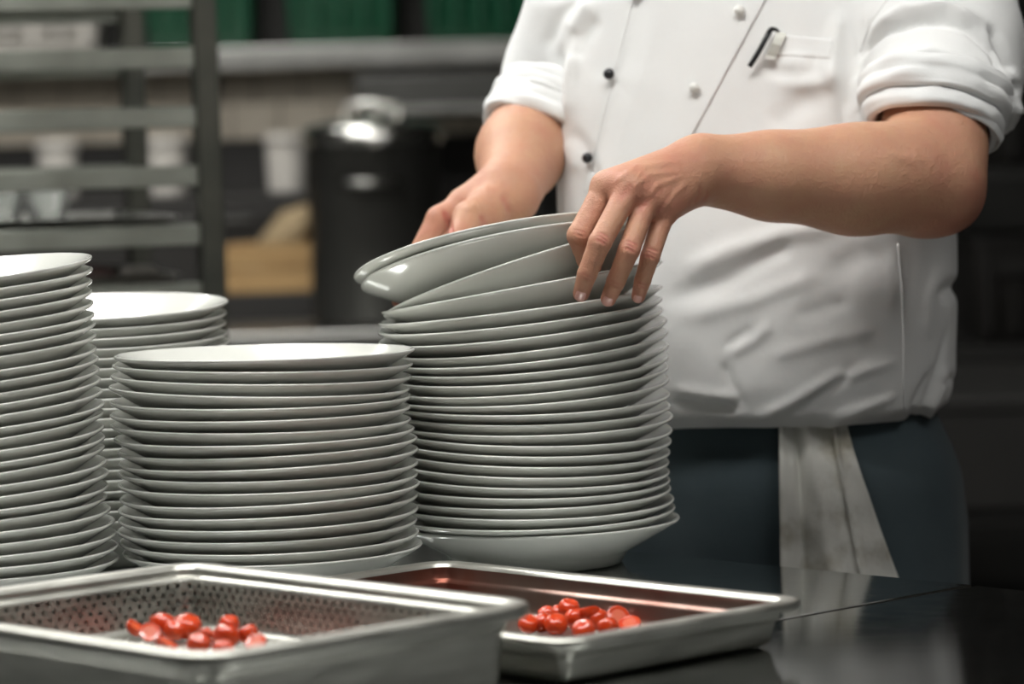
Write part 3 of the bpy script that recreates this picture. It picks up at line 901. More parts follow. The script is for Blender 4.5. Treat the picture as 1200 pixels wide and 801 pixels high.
# hair cap
bm = bmesh.new(); bmesh.ops.create_uvsphere(bm, u_segments=32, v_segments=20, radius=1)
for v in list(bm.verts):
    v.co = Vector((v.co.x * .080, v.co.y * .101 + .017, v.co.z * .101 + .038)) * (1 + .02 * noise.noise(v.co * 9))
bmesh.ops.delete(bm, geom=[v for v in bm.verts if v.co.z < .045 - .05 * (v.co.y > .02) and not (v.co.z > -.03 and v.co.y > .05)], context='VERTS')
bmesh.ops.translate(bm, verts=bm.verts, vec=Vector(HEADC))
link('hair', bm_mesh('hair', bm, 80), M['hair'], CHEF)

# ---- jacket
def zat(v, D=3.30): return px(885, v, D).z
jx = grid_axis((-.16, .64, .0034)); jy = grid_axis((3.08, 3.72, .0038)); jz = grid_axis((.975, 1.60, .0034))
J = Field(jx, jy, jz)
def cxy(u, D): return px(u, 250, D).x
Tx = lambda u: px(u, 300, 3.44).x
Ty = 3.43
HEM = zat(503)
J.loft([(HEM, Tx(884), Ty, .170, .128), (HEM + .012, Tx(884), Ty, .190, .146), (HEM + .04, Tx(884), Ty, .197, .153), (HEM + .11, Tx(885), Ty, .199, .155),
        (HEM + .19, Tx(887), Ty, .201, .150), (HEM + .27, Tx(885), Ty + .003, .199, .143), (HEM + .34, Tx(880), Ty + .008, .198, .135), (HEM + .42, Tx(872), Ty + .015, .195, .122),
        (HEM + .47, Tx(868), Ty + .02, .16, .10), (HEM + .51, Tx(868), Ty + .03, .09, .075), (HEM + .53, Tx(868), Ty + .03, .07, .065)], YAW, 0, 2.25)
def sleeve(pts, rs, cutp, cutn, k):
    S = Field(jx, jy, jz)
    S.chain(pts, rs, .03)
    S.cut(cutp, cutn)
    h = np.maximum(k - np.abs(J.d - S.d), 0) / k
    J.d = np.minimum(J.d, S.d) - h * h * k * .25
# near sleeve
n1 = np.array([-.19, -.42, -.88]); n1 /= np.linalg.norm(n1)
CU1 = W_(1093, 140, 3.235)
sleeve([W_(1030, -70, 3.46), W_(1088, -20, 3.39), W_(1102, 60, 3.325), W_(1104, 125, 3.265)], [.070, .080, .077, .074], CU1 - n1 * .020, n1, .018)
# far sleeve
ax2 = FO3 - EL2; ax2 = ax2 / np.linalg.norm(ax2)
n2 = np.array([-.46, -.50, -.73]); n2 /= np.linalg.norm(n2)
CU2 = W_(641, 150, 3.455)
sleeve([W_(745, -70, 3.47), W_(700, 10, 3.48), W_(668, 80, 3.51), W_(652, 120, 3.52)], [.070, .066, .060, .058], CU2 - n2 * .016, n2, .016)
V, Q = J.surface(); del J
V = relax(V, Q, 4, .5)
Nn = normals(V, Q); pu, pv = project(V)
front = Nn @ _CF < .15
folds = [  # amplitude (m), width (px), polyline
    (.006, 16, [(800, 318), (860, 292), (930, 272), (985, 262)]), (-.007, 16, [(780, 352), (850, 330), (905, 298), (930, 285)]), (.004, 14, [(800, 372), (880, 352), (960, 320)]),
    (-.0045, 22, [(970, 322), (1010, 300), (1050, 298)]), (.002, 20, [(990, 350), (1030, 338), (1056, 348)]),
    (.0055, 9, [(880, 492), (930, 470), (985, 440), (1050, 425)]), (-.0055, 8, [(915, 496), (950, 470), (985, 444), (1005, 425)]), (.0045, 8, [(960, 500), (1010, 478), (1050, 462)]),
    (.005, 8, [(790, 455), (830, 462), (870, 466)]), (-.005, 7, [(790, 470), (830, 476), (868, 480)]), (-.004, 7, [(848, 425), (856, 450), (872, 478)]), (.0035, 9, [(852, 415), (885, 398), (905, 378)]),
    (-.003, 8, [(850, 408), (880, 385)]), (.003, 12, [(900, 420), (960, 400), (1030, 385)]), (-.003, 14, [(930, 372), (1000, 352)]),
    (-.005, 6, [(1112, 380), (1098, 440), (1075, 495)]), (.005, 7, [(1112, 430), (1098, 465), (1082, 498)]), (-.008, 12, [(1132, 335), (1112, 338), (1100, 350)]), (.004, 12, [(1110, 300), (1090, 350), (1085, 400)]),
    (-.004, 7, [(1118, 440), (1100, 450)]), (-.005, 6, [(1066, 500), (1074, 470), (1095, 430)]),
    (-.003, 20, [(960, 110), (925, 130), (905, 150)]), (.005, 22, [(930, 60), (940, 95), (985, 85)]), (-.007, 13, [(1012, 20), (1000, 80), (990, 130), (996, 165)]), (.006, 12, [(985, 10), (975, 60), (972, 110)]),
    (-.002, 10, [(900, 84), (935, 88), (965, 84)]), (.0015, 9, [(905, 96), (940, 102), (975, 98)]),
    (-.008, 6, [(1006, 62), (1035, 36), (1075, 24), (1110, 26)]), (.006, 8, [(1020, 40), (1060, 12), (1110, 8), (1150, 28)]), (-.006, 7, [(1095, 22), (1135, 34), (1165, 58), (1180, 90)]),
    (.005, 8, [(1012, 95), (1050, 72), (1095, 62), (1140, 74), (1170, 100)]), (-.004, 6, [(1016, 118), (1045, 92), (1090, 78), (1135, 88)]), (-.007, 6, [(1168, 108), (1180, 104), (1196, 100)]), (.006, 8, [(1160, 128), (1180, 124), (1196, 130)]),
    (-.006, 6, [(1160, 30), (1178, 60), (1190, 85)]), (.004, 7, [(1008, 135), (1030, 110), (1060, 92)]), (-.004, 5, [(1004, 140), (1012, 122), (1020, 108)]),
    (-.007, 9, [(655, 50), (652, 100), (654, 150)]), (.005, 9, [(676, 40), (668, 90), (668, 140)]), (-.006, 6, [(605, 112), (632, 124), (652, 142)]), (.005, 6, [(606, 100), (640, 118), (655, 132)]),
    (-.004, 12, [(700, 20), (680, 45), (672, 70)]), (.004, 12, [(690, 0), (668, 40)]), (-.003, 10, [(670, 150), (690, 180), (700, 215)]), (.003, 9, [(662, 165), (676, 200)]), (-.003, 9, [(640, 60), (655, 20), (672, 0)]),
]
d = strokes(pu, pv, folds)
d = d * np.interp(pv, [200, 270, 400, 430], [1.0, .72, .72, .9]) * np.where((pu > 1000) & (pv < 200), 1.35, 1.0)
nz = np.array([noise.noise(Vector((a * 16, b * 16, c * 11))) * .0022 + noise.noise(Vector((a * 42, b * 42, c * 26))) * .0009 for a, b, c in V])
V = V + Nn * (np.where(front, d * .9, 0) + nz)[:, None]
V = relax(V, Q, 1, .4)
jm = np_mesh('jacket', V, Q); jm.materials.append(M['cotton'])
jacket = link('jacket', jm, None, CHEF)
tag(jacket, 'white cotton double-breasted chef jacket')
JB = BVHTree.FromPolygons([tuple(a) for a in V], [tuple(a) for a in Q])
def on(bvh, u, v, fallback=3.3):
    dr = ray(u, v).normalized()
    h = bvh.ray_cast(CAM + dr * 2.4, dr, 3.0)
    return (h[0], h[1]) if h[0] is not None else (px(u, v, fallback), -dr)

def patch(bvh, P, nu, nv, off, drop, name, mtl, parent, fb=3.3, back=None):
    """surface patch lying on a mesh: P(s,t)->pixel; off(s,t)->height; edges listed in drop are turned down"""
    verts, faces = [], []
    for i in range(nu + 1):
        for j in range(nv + 1):
            s, t = i / nu, j / nv
            p, n = on(bvh, *P(s, t), fb)
            if n.dot(FWD) > 0: n = -n
            h = off(s, t)
            if ('l' in drop and i == 0) or ('r' in drop and i == nu) or ('t' in drop and j == 0) or ('b' in drop and j == nv): h = -.0015
            verts.append(p + n * h)
    for i in range(nu):
        for j in range(nv):
            k = i * (nv + 1) + j
            faces.append((k, k + nv + 1, k + nv + 2, k + 1))
    return link(name, mesh(name, verts, faces), mtl, parent, smooth=True)
def edge_r(v): return 897 - .54 * v if v < 160 else 810.6 - .12 * (v - 160)
def edge_l(v): return 742 - .255 * v if v < 220 else 686 - .02 * (v - 220)
def uw(s):                                   # columns bunched at the free edge
    return s if s < .9 else .9 + (s - .9)
patch(JB, lambda s, t: (lambda v: (edge_l(v) + (edge_r(v) - edge_l(v)) * (1 - (1 - s) ** 1.6), v))(-40 + 265 * t), 46, 80,
      lambda s, t: -.0008 + .0036 * min(1, s * 6) * min(1, (1 - t) * 12), 'rb', 'front_flap', M['cotton'], jacket)
def cord(bvh, pts, r, name, mtl, parent, h=.0004, n=24, seg=6):
    P = []
    for i in range(n + 1):
        t = i / n * (len(pts) - 1); k = min(int(t), len(pts) - 2); q = t - k
        u = pts[k][0] + (pts[k + 1][0] - pts[k][0]) * q; v = pts[k][1] + (pts[k + 1][1] - pts[k][1]) * q
        p, nn = on(bvh, u, v); P.append(p + (nn if nn.dot(FWD) < 0 else -nn) * h)
    v_, f_ = tube(P, r, seg)
    return link(name, mesh(name, v_, f_), mtl, parent, smooth=True)
cord(JB, [(1052, 284), (1057, 340), (1059, 400), (1058, 450), (1061, 488)], .0009, 'side_seam', M['cotton'], jacket)
cord(JB, [(edge_l(v), v) for v in (-10, 60, 130, 200, 225)], .0007, 'flap_seam', M['cotton'], jacket)
cord(JB, [(1040, 0), (1022, 24), (1008, 60)], .0009, 'armhole_seam', M['cotton'], jacket)
# chest pocket welt
def pocketP(s, t):
    a = (910 + 70 * s, 39 + 6.5 * s); b = (904 + 72 * s, 66.5 + 4 * s)
    return a[0] + (b[0] - a[0]) * t, a[1] + (b[1] - a[1]) * t
patch(JB, pocketP, 24, 12, lambda s, t: .0016, 'lrtb', 'chest_pocket', M['cotton'], jacket)
# buttons
def button(u, v, r, mtl, label):
    p, n = on(JB, u, v)
    if n.dot(FWD) > 0: n = -n
    v_, f_ = lathe([(0, -.001), (r * .35, -.001), (r * .4, .002), (r * .85, .0022), (r, .0040), (r * .96, .0056), (r * .7, .0070), (r * .3, .0078), (0, .0080)], 20)
    me = mesh('button', v_, f_)
    R = Vector((0, 0, 1)).rotation_difference(n.lerp(-FWD, .45).normalized()).to_matrix().to_4x4()
    me.transform(Matrix.Translation(p + n * .0034) @ R)
    tag(link('button', me, mtl, jacket, smooth=True), label)
for u, v in ((748, -6), (717.5, 88), (693.5, 185)): button(u, v, .0056, M['black_plastic'], 'black knot button')
for u, v in ((867, 14), (815, 104)): button(u, v, .0052, M['white_button'], 'white knot button')

# rolled cuffs
def cuff(center, axis, r0, prof, n, seed, squash, name, lab=None, twist=0.0, rs_=1.0):
    """prof: closed loop of (along axis, radius offset)"""
    a = Vector(axis).normalized()
    e1 = a.cross(Vector((0, 1, 0))).normalized(); e2 = a.cross(e1)
    verts, faces = [], []
    m_ = len(prof)
    for i in range(n):
        th = 2 * math.pi * i / n
        rr = r0 * (1 + squash * math.cos(2 * th + twist))
        for k, (h, dr) in enumerate(prof):
            ph = Vector((math.cos(th) * 2.2, math.sin(th) * 2.2, h * 60 + seed))
            wr = noise.noise(ph * 1.3) * .0030 + noise.noise(Vector((math.cos(th) * 1.3, math.sin(th) * 1.3, h * 190 + seed * 2))) * .0030
            r = rr + dr + wr * (1 if dr > .003 else .3)
            hh = h + .005 * noise.noise(Vector((math.cos(th), math.sin(th), seed + 4)))
            verts.append(Vector(center) + a * hh + (e1 * math.cos(th) + e2 * math.sin(th)) * r)
    for i in range(n):
        for k in range(m_):
            faces.append((i * m_ + k, ((i + 1) % n) * m_ + k, ((i + 1) % n) * m_ + (k + 1) % m_, i * m_ + (k + 1) % m_))
    me = mesh(name, verts, [f[::-1] for f in faces])
    o = link(name, me, M['cotton'], jacket, smooth=True)
    return o
def roll_profile(w, t, n=7):
    """rounded band: w along the sleeve, t thick"""
    pts = []
    for k in range(n + 1):
        a = math.pi + math.pi * k / n
        pts.append((t * .5 * math.sin(a) * .9, t * .5 + t * .5 * math.cos(a) * 1.0))
    pts = [(t / 2 * math.sin(x), t / 2 - t / 2 * math.cos(x)) for x in [-.0 - math.pi * k / n for k in range(n + 1)]]
    top = [(w + t / 2 * math.sin(x), t / 2 - t / 2 * math.cos(x)) for x in [math.pi - math.pi * k / n for k in range(n + 1)]]
    midp = [(w * q, t + .0018 * math.sin(q * 9)) for q in (.2, .4, .6, .8)]
    inn = [(w * q, 0) for q in (.75, .5, .25)]
    return pts + midp + top + inn
cuff(CU1 + n1 * .006, -n1, .0515, roll_profile(.026, .0125), 72, 3.0, .05, 'rolled_cuff')
cuff(CU1 - n1 * .012, -n1, .0585, roll_profile(.022, .012), 72, 8.0, .05, 'rolled_cuff')
cuff(CU1 + n1 * .012 + np.array([.012, 0, -.004]), -n1, .0495, roll_profile(.020, .003), 72, 13.0, .03, 'cuff_lining')
cuff(CU2 + n2 * .012, -n2, .0500, roll_profile(.020, .014), 72, 5.0, .03, 'rolled_cuff')
cuff(CU2 - n2 * .012, -n2, .0530, roll_profile(.016, .013), 72, 9.0, .03, 'rolled_cuff')

# stand collar
cuff((TC[0] - .017, TC[1] - .006, 1.525), (0, -.18, 1), .064, [(0, 0), (-.004, .006), (0, .010), (.015, .010), (.030, .008), (.034, .005), (.030, .001), (.015, .001)], 64, 2.0, .04, 'collar')

# ---- apron, trousers, shoes
def ap_sec(v, ul, ur, D, dep):
    z = px(900, v, D).z
    a = px(ul, v, D).x; b = px(ur, v, D).x
    return (z, (a + b) / 2, D, (b - a) / 2, dep)
secs = [ap_sec(480, 690, 1096, 3.44, .118), ap_sec(505, 684, 1106, 3.44, .124), ap_sec(530, 680, 1118, 3.44, .132), ap_sec(560, 676, 1128, 3.44, .138), ap_sec(620, 672, 1136, 3.44, .142), ap_sec(700, 672, 1138, 3.44, .144), ap_sec(900, 690, 1140, 3.44, .145), ap_sec(1150, 690, 1150, 3.44, .145)]
verts, faces = [], []
NA = 120; zs_ = np.linspace(secs[-1][0], secs[0][0] + .02, 70)
S = np.array(secs)[::-1]
ya = math.radians(-18)
for z in zs_:
    cx_, cy_, wx, wy = [np.interp(z, S[:, 0], S[:, i]) for i in (1, 2, 3, 4)]
    for k in range(NA):
        t = 2 * math.pi * k / NA
        c_, s_ = math.cos(t), math.sin(t)
        q = (abs(c_) ** 2.3 + abs(s_) ** 2.3) ** (-1 / 2.3)
        dn = (secs[0][0] - z)
        fold = .004 * math.sin(t * 9 + 1.0 + z * 3) * min(1, dn * 4) + .006 * noise.noise(Vector((c_ * 3, s_ * 3, z * 2.5))) * min(1, .25 + dn * 4)
        x = (wx + fold) * q * c_; y = (wy + fold) * q * s_
        verts.append((cx_ + x * math.cos(ya) - y * math.sin(ya), cy_ + x * math.sin(ya) + y * math.cos(ya), z))
for i in range(len(zs_) - 1):
    for k in range(NA):
        j = (k + 1) % NA
        faces.append((i * NA + k, i * NA + j, (i + 1) * NA + j, (i + 1) * NA + k))
am = mesh('apron', verts, faces)
apron = link('apron', am, M['apron'], CHEF, smooth=True)
tag(apron, 'dark slate apron wrapped round the hips')
AB = BVHTree.FromPolygons(verts, faces)
for sx in (-1, 1):
    x0, y0 = TC[0] + .085 * sx, TC[1] + .02
    v_, f_ = tube([(x0, y0, .80), (x0 + .01 * sx, y0, .5), (x0 + .015 * sx, y0 + .02, .13)], [.095, .085, .075], 24)
    link('trouser_leg', mesh('leg', v_, f_), M['trouser'], CHEF, smooth=True)
    bm = bmesh.new()
    bm_box(bm, (x0 + .018 * sx, y0 - .055, .045), (.098, .29, .088), bevel=.035, seg=4)
    link('shoe', bm_mesh('shoe', bm, 60), M['shoe'], CHEF)

# ---- towel tucked into the apron
def towelP(s, t):
    v = 494 + 206 * t
    l = 911 + 1.5 * t; r = 992 + 8 * t + 62 * max(0, t - .02) ** 1.15
    return l + (r - l) * s, v
def towel_h(s, t):
    h = .008 + .004 * t
    h += .010 * math.exp(-((s - .02) / .10) ** 2) * (.6 + .4 * t)
    h -= .006 * math.exp(-((s - .27 + .05 * t) / .045) ** 2)
    h += .005 * math.exp(-((s - .42) / .09) ** 2)
    h += .0035 * math.exp(-((s - .80 + .12 * t) / .03) ** 2) + .004 * t * math.sin(s * 12 + t * 2)
    h += .003 * noise.noise(Vector((s * 5, t * 5, 3)))
    return h
tv, tf = [], []
NU, NV = 64, 60
for i in range(NU + 1):
    for j in range(NV + 1):
        s, t = i / NU, j / NV
        p, n = on(AB, *towelP(s, t), 3.28)
        tv.append(p - FWD * towel_h(s, t))
for i in range(NU):
    for j in range(NV):
        k = i * (NV + 1) + j
        tf.append((k, k + NV + 1, k + NV + 2, k + 1))
tb = empty('kitchen_towel', tv[(NU // 2) * (NV + 1) + NV], 'off-white cotton towel tucked into the chef\'s slate apron', 'towel')
tw = link('cloth', mesh('towel', tv, tf), M['towel'], tb, smooth=True)
sm = tw.modifiers.new('thickness', 'SOLIDIFY'); sm.thickness = .0022; sm.offset = 1
def towel_cord(s0, s1):
    P = []
    for j in range(NV + 1):
        t = j / NV; s = s0 + (s1 - s0) * t; k = int(round(s * NU)) * (NV + 1) + j
        P.append(tv[k] - FWD * .0016)
    v_, f_ = tube(P, .0011, 6); link('stitched_hem', mesh('hem', v_, f_), M['towel'], tb, smooth=True)
towel_cord(.80, .66)

# ---- pen in the chest pocket
PEN = empty('pocket_pen', on(JB, 890, 60)[0], 'black pen clipped into the chest pocket beside a bright metal clip', 'pen')
def ptp(u, v, h):
    p, n = on(JB, u, v)
    return p - FWD * h
bar = [ptp(901.5, 37, .010), ptp(896, 47, .011), ptp(889, 60, .011), ptp(882, 72, .010), ptp(877.5, 79, .009)]
v_, f_ = tube(bar, [.0027, .0027, .0026, .0026, .0024], 12)
link('clip_bar', mesh('bar', v_, f_), M['black_plastic'], PEN, smooth=True)
v_, f_ = tube([bar[0] + Vector((-.0005, 0, .0005)), ptp(904, 35.0, .0105), ptp(909, 35.6, .007), ptp(914, 39, .003)], [.0025, .0024, .0017, .0012], 12)
link('clip_hook', mesh('hook', v_, f_), M['black_plastic'], PEN, smooth=True)
# tiny pale lettering along the bar (illegible in the photograph: a run of short strokes)
for k in range(11):
    t = .12 + .72 * k / 10
    a = Vector(bar[0]).lerp(bar[-1], t) - FWD * .0022
    q = a + RIGHT * .0003
    link('lettering', box_mesh(q - FWD * .0008, (.0008, .0004, .0013)), M['print'], PEN)
def strip(pts, wd, name, mtl, parent, th=.0008):
    vv, ff = [], []
    side = (RIGHT * .94 + UP * -.22).normalized()
    for p in pts:
        for a, b in ((-1, 0), (1, 0), (1, 1), (-1, 1)):
            vv.append(Vector(p) + side * (wd * a) - FWD * (th * (1 - b)))
    for i in range(len(pts) - 1):
        for k in range(4):
            j = (k + 1) % 4
            ff.append((i * 4 + k, i * 4 + j, (i + 1) * 4 + j, (i + 1) * 4 + k))
    ff.append((0, 1, 2, 3)); ff.append(tuple(range(len(vv) - 4, len(vv)))[::-1])
    return link(name, mesh(name, vv, ff), mtl, parent)
CLIP = PEN
strip([ptp(915.5, 38.5, .0045), ptp(913.0, 44, .0062), ptp(909, 53, .0072), ptp(905, 62, .0062), ptp(903, 66.5, .0052)], .0046, 'metal_clip', M['clip'], CLIP)
strip([ptp(902.5, 66.3, .0062), ptp(901, 70, .0062)], .0052, 'clip_foot', M['white_button'], CLIP, .0016)

# ------------------------------------------------------------------ rolling rack behind the plates
RP = px(244, 200, 4.30); RP.z = 0                      # near right post
rd = Vector((-.955, -.297, 0)).normalized()            # along the runners, to the left
rb = Vector((-.297, .955, 0)).normalized()             # towards the back
RL, RW = 0.62, 0.47
rrot = Matrix.Rotation(math.atan2(rd.y, rd.x), 3, 'Z')
RACK = empty('rolling_rack', RP + rd * RL / 2 + rb * RW / 2, 'tall grey steel rolling rack with slide-in runners behind the plates', 'rack')
def rack_box(name, c, s, mtl, bev=.002): return link(name, box_mesh(c, s, rrot, bevel=bev, seg=1), mtl, RACK)
for a in (0, RL):
    for b in (0, RW):
        p = RP + rd * a + rb * b
        rack_box('post', p + Vector((0, 0, .97)), (.030, .034, 1.70), M['rack_post'])
        v_, f_ = lathe([(0, -.012), (.045, -.012), (.05, -.006), (.05, .006), (.045, .012), (0, .012)], 20)
        me = mesh('caster', v_, f_); me.transform(Matrix.Translation(p + Vector((0, 0, .051))) @ rrot.to_4x4() @ Matrix.Rotation(math.pi / 2, 4, 'X'))
        link('caster', me, M['black_plastic'], RACK, smooth=True)
        rack_box('caster_fork', p + Vector((0, 0, .090)), (.03, .034, .05), M['steel'])
zr0 = px(100, 210, 4.22).z; pitch_r = 70.5 / FPX * 4.2
levels = [zr0 + pitch_r * k for k in range(-11, 6)]
levels = [z for z in levels if .2 < z < 1.78]
for z in levels:
    for b, sgn in ((0, 1), (RW, -1)):
        c = RP + rd * (RL / 2) + rb * (b - sgn * .006) + Vector((0, 0, z))
        bm = bmesh.new()
        bm_box(bm, c, (RL - .03, .004, .026), rrot, .0012, 1)
        bm_box(bm, c + rb * (sgn * .018) + Vector((0, 0, .0115)), (RL - .03, .036, .003), rrot)
        link('runner', bm_mesh('runner', bm, 40), M['rack'], RACK)
for z in (1.80, .135):
    for b in (0, RW): rack_box('top_rail', RP + rd * RL / 2 + rb * b + Vector((0, 0, z)), (RL, .03, .035), M['rack'])
    for a in (0, RL): rack_box('cross_bar', RP + rd * a + rb * RW / 2 + Vector((0, 0, z)), (.028, RW, .03), M['rack'])

# sheet pans in the rack with small glasses on them
def sheet_pan(z, label):
    c = RP + rd * RL / 2 + rb * RW / 2 + Vector((0, 0, z + .0145))
    T = empty('sheet_pan', c, label, 'tray'); T.rotation_euler = (0, 0, math.atan2(rd.y, rd.x))
    link('tray', rings_mesh(RL / 2 - .03, RW / 2 - .022, .02, [(.003, .007), (.0, .009), (.003, .010), (.008, .008), (.012, .002), (.018, 0)]), M['steel'], T, world=False)
    return c
zl = sorted(levels, key=lambda z: abs(z - px(100, 287, 4.2).z))[0]
c5 = sheet_pan(zl, 'sheet pan of small glasses in the rolling rack')
zl2 = zl - pitch_r
c6 = sheet_pan(zl2, 'sheet pan below the one with glasses in the rolling rack')
gv, gf = lathe([(0, 0), (.022, 0), (.024, .003), (.028, .045), (.0285, .0455), (.027, .045), (.023, .006), (0, .005)], 24)
GM = mesh('glass', gv, gf); GM.polygons.foreach_set('use_smooth', [True] * len(GM.polygons)); GM.materials.append(M['glass'])
for a, b in ((-.06, -.15), (-.125, -.12), (-.02, -.09), (.03, -.16), (-.08, -.04), (.02, -.01), (-.15, .02)):
    o = link('glass_cup', GM, None); o.location = c5 + rd * a + rb * b + Vector((0, 0, .001))
    tag(o, 'small clear glass cup on the sheet pan in the rack', 'glass', 'glass cups in the rack')
for k, (a, b, sz) in enumerate(((-.24, -.12, .05), (-.17, -.14, .06), (-.21, -.05, .05), (-.10, -.13, .055), (-.13, -.05, .05))):
    bm = bmesh.new(); bmesh.ops.create_icosphere(bm, subdivisions=2, radius=sz / 2)
    for v in bm.verts: v.co = Vector((v.co.x * 1.2, v.co.y, max(v.co.z, -.2 * sz) * .55)) * (1 + .12 * noise.noise(v.co * 60 + Vector((k, 0, 0))))
    lo = min(v.co.z for v in bm.verts)
    o = link('wrapped_portion', bm_mesh('portion', bm, 60), M['pink'] if k % 2 else M['white_plastic'])
    o.location = c6 + rd * a + rb * b + Vector((0, 0, .001 - lo))
    tag(o, ('pale pink' if k % 2 else 'white') + ' wrapped portion on the lower sheet pan in the rack', 'food', ('pink' if k % 2 else 'white') + ' wrapped portions')

# ------------------------------------------------------------------ back counter and what stands on it
CT = 0.95
BC = empty('back_counter', (-.9, 6.55, 0), 'long dark steel counter along the back wall', 'counter')
link('counter_top', box_mesh((-1.19, 6.62, CT - .02), (3.42, 1.04, .04), bevel=.004), M['steel'], BC)
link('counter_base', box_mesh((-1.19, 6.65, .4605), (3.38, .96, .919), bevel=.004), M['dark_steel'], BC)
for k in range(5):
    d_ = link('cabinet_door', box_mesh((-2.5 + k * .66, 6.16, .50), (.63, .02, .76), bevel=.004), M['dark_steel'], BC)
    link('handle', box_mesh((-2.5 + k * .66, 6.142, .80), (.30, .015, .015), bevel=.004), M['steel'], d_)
# two-tier wall shelf
def shelf(name, x0, x1, y0, y1, z, th, m_, label):
    S_ = empty(name, ((x0 + x1) / 2, y1, z), label, 'shelf')
    link('board', box_mesh(((x0 + x1) / 2, (y0 + y1) / 2, z), (x1 - x0, y1 - y0, th), bevel=.004), m_, S_)
    n = 4
    for k in range(n):
        x = x0 + .15 + (x1 - x0 - .3) * k / (n - 1)
        vv = [(x - .01, y1, z - th / 2), (x - .01, y0 + .04, z - th / 2), (x - .01, y1, z - .10), (x + .01, y1, z - th / 2), (x + .01, y0 + .04, z - th / 2), (x + .01, y1, z - .10)]
        link('bracket', mesh('bracket', vv, [(0, 2, 1), (3, 4, 5), (0, 1, 4, 3), (1, 2, 5, 4), (0, 3, 5, 2)]), M['dark_steel'], S_)
    return S_
ZU = px(440, 64, 6.985).z
shelf('wall_shelf', -2.9, .62, 6.985, Y1 - .001, ZU, .045, M['steel'], 'steel wall shelf carrying the green crates')
ZM = px(335, 226, 6.75).z
LOW = empty('black_oven', (-.95, 6.9, CT), 'low black enamel oven unit along the back counter', 'oven')
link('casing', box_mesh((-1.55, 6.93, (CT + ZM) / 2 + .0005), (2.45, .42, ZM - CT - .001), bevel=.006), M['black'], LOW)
for k in range(3):
    dd = link('oven_door', box_mesh((-2.35 + k * .80, 6.715, (CT + ZM) / 2), (.74, .02, ZM - CT - .05), bevel=.004), M['black'], LOW)
    link('handle', box_mesh((-2.35 + k * .80, 6.695, ZM - .05), (.5, .014, .014), bevel=.004), M['dark_steel'], dd)
# black splash panel between oven top and tiles
link('splash_panel', box_mesh((-1.1, Y1 - .006, (ZM + 1.294) / 2), (3.5, .012, 1.294 - ZM)), M['black'], wall_back)
# green crates
def crate(x, y, z, wx, wy, h, mtl, name, label, group=None):
    T = empty(name, (x, y, z), label, 'crate', group)
    link('bin_body', rings_mesh(wx / 2, wy / 2, .03, [(.006, h - .012), (.0, h - .012), (.0, h), (.012, h), (.016, h - .01), (.03, .012), (.04, .008)]), mtl, T, world=False)
    link('outer_shell', rings_mesh(wx / 2 - .004, wy / 2 - .004, .03, [(.006, h - .012), (.022, .006), (.028, 0)]), mtl, T, world=False)
    for sx in (-1, 1):
        link('grip', box_mesh((sx * wx * .18, -wy / 2 - .002, h - .06), (.07, .012, .022), bevel=.004), mtl, T, world=False)
    for k in range(5):
        link('rib', box_mesh((-wx * .36 + wx * .18 * k, -wy / 2 + .012, h * .45), (.012, .014, h * .7), bevel=.003), mtl, T, world=False)
spots = [(-.62, 'beside the rack post'), (-.33, 'second from the rack post'), (-.045, 'third from the rack post'), (.24, 'beside the chef\'s sleeve'), (-1.30, 'far behind the rack')]
for x, wh in spots:
    crate(x, 7.066, ZU + .0235, .265, .155, .26, M['green'], 'green_crate', 'dark green plastic crate on the wall shelf, ' + wh, 'green crates on the wall shelf')
crate(-.96, 7.066, ZU + .0235, .30, .155, .12, M['white_plastic'], 'white_tub', 'low white tub between green crates on the wall shelf')
# white tubs on the oven
TM = mesh('tub', *lathe([(0, 0), (.034, 0), (.037, .003), (.040, .092), (.043, .094), (.043, .112), (.040, .116), (0, .117)], 28))
for x, wh in ((px(336, 200, 6.80).x, 'beside the steel stockpot'), (px(196, 200, 6.80).x, 'next to the tub by the stockpot'), (px(68, 200, 6.80).x, 'farthest from the stockpot')):
    T = empty('white_jar', (x, 6.80, ZM + .0006), 'round white lidded jar on the black oven, ' + wh, 'jar', 'white jars on the oven')
    me = TM.copy(); me.materials.append(M['white_plastic']); me.set_sharp_from_angle(angle=math.radians(40))
    link('jar_body', me, None, T, world=False, smooth=True)
    link('lid', mesh('lid', *lathe([(0, .117), (.041, .117), (.044, .114), (.044, .098), (.0425, .098)], 28)), M['white_plastic'], T, world=False, smooth=True)
# stockpot with bright lid
pp = px(443, 368, 6.34)
SP = empty('stockpot', (pp.x, pp.y, CT + .0006), 'tall dark steel stockpot with bright lid on the back counter', 'pot')
rp = 76 / FPX * 6.4; hp_ = 205 / FPX * 6.4
link('pot_body', mesh('pot', *lathe([(0, 0), (rp - .01, 0), (rp, .01), (rp, hp_ - .004), (rp + .006, hp_), (rp - .002, hp_), (rp - .004, .01), (0, .008)], 48)), M['dark_steel'], SP, world=False, smooth=True)
ld_ = link('lid', mesh('lid', *lathe([(rp + .009, hp_ + .001), (rp + .010, hp_ + .030), (rp + .006, hp_ + .036), (rp * .9, hp_ + .042), (rp * .4, hp_ + .052), (0, hp_ + .054)], 48)), M['chrome'], SP, world=False, smooth=True)
v_, f_ = tube([(-.05, 0, hp_ + .05), (-.05, 0, hp_ + .075), (0, 0, hp_ + .082), (.05, 0, hp_ + .075), (.05, 0, hp_ + .05)], .006, 10)
link('lid_handle', mesh('lh', v_, f_), M['chrome'], ld_, smooth=True, world=False)
for sx in (-1, 1):
    v_, f_ = tube([(-.05, sx * rp * .94, hp_ * .8), (-.04, sx * (rp + .03), hp_ * .8), (.04, sx * (rp + .03), hp_ * .8), (.05, sx * rp * .94, hp_ * .8)], .007, 10)
    link('side_handle', mesh('sh', v_, f_), M['steel'], SP, world=False, smooth=True)
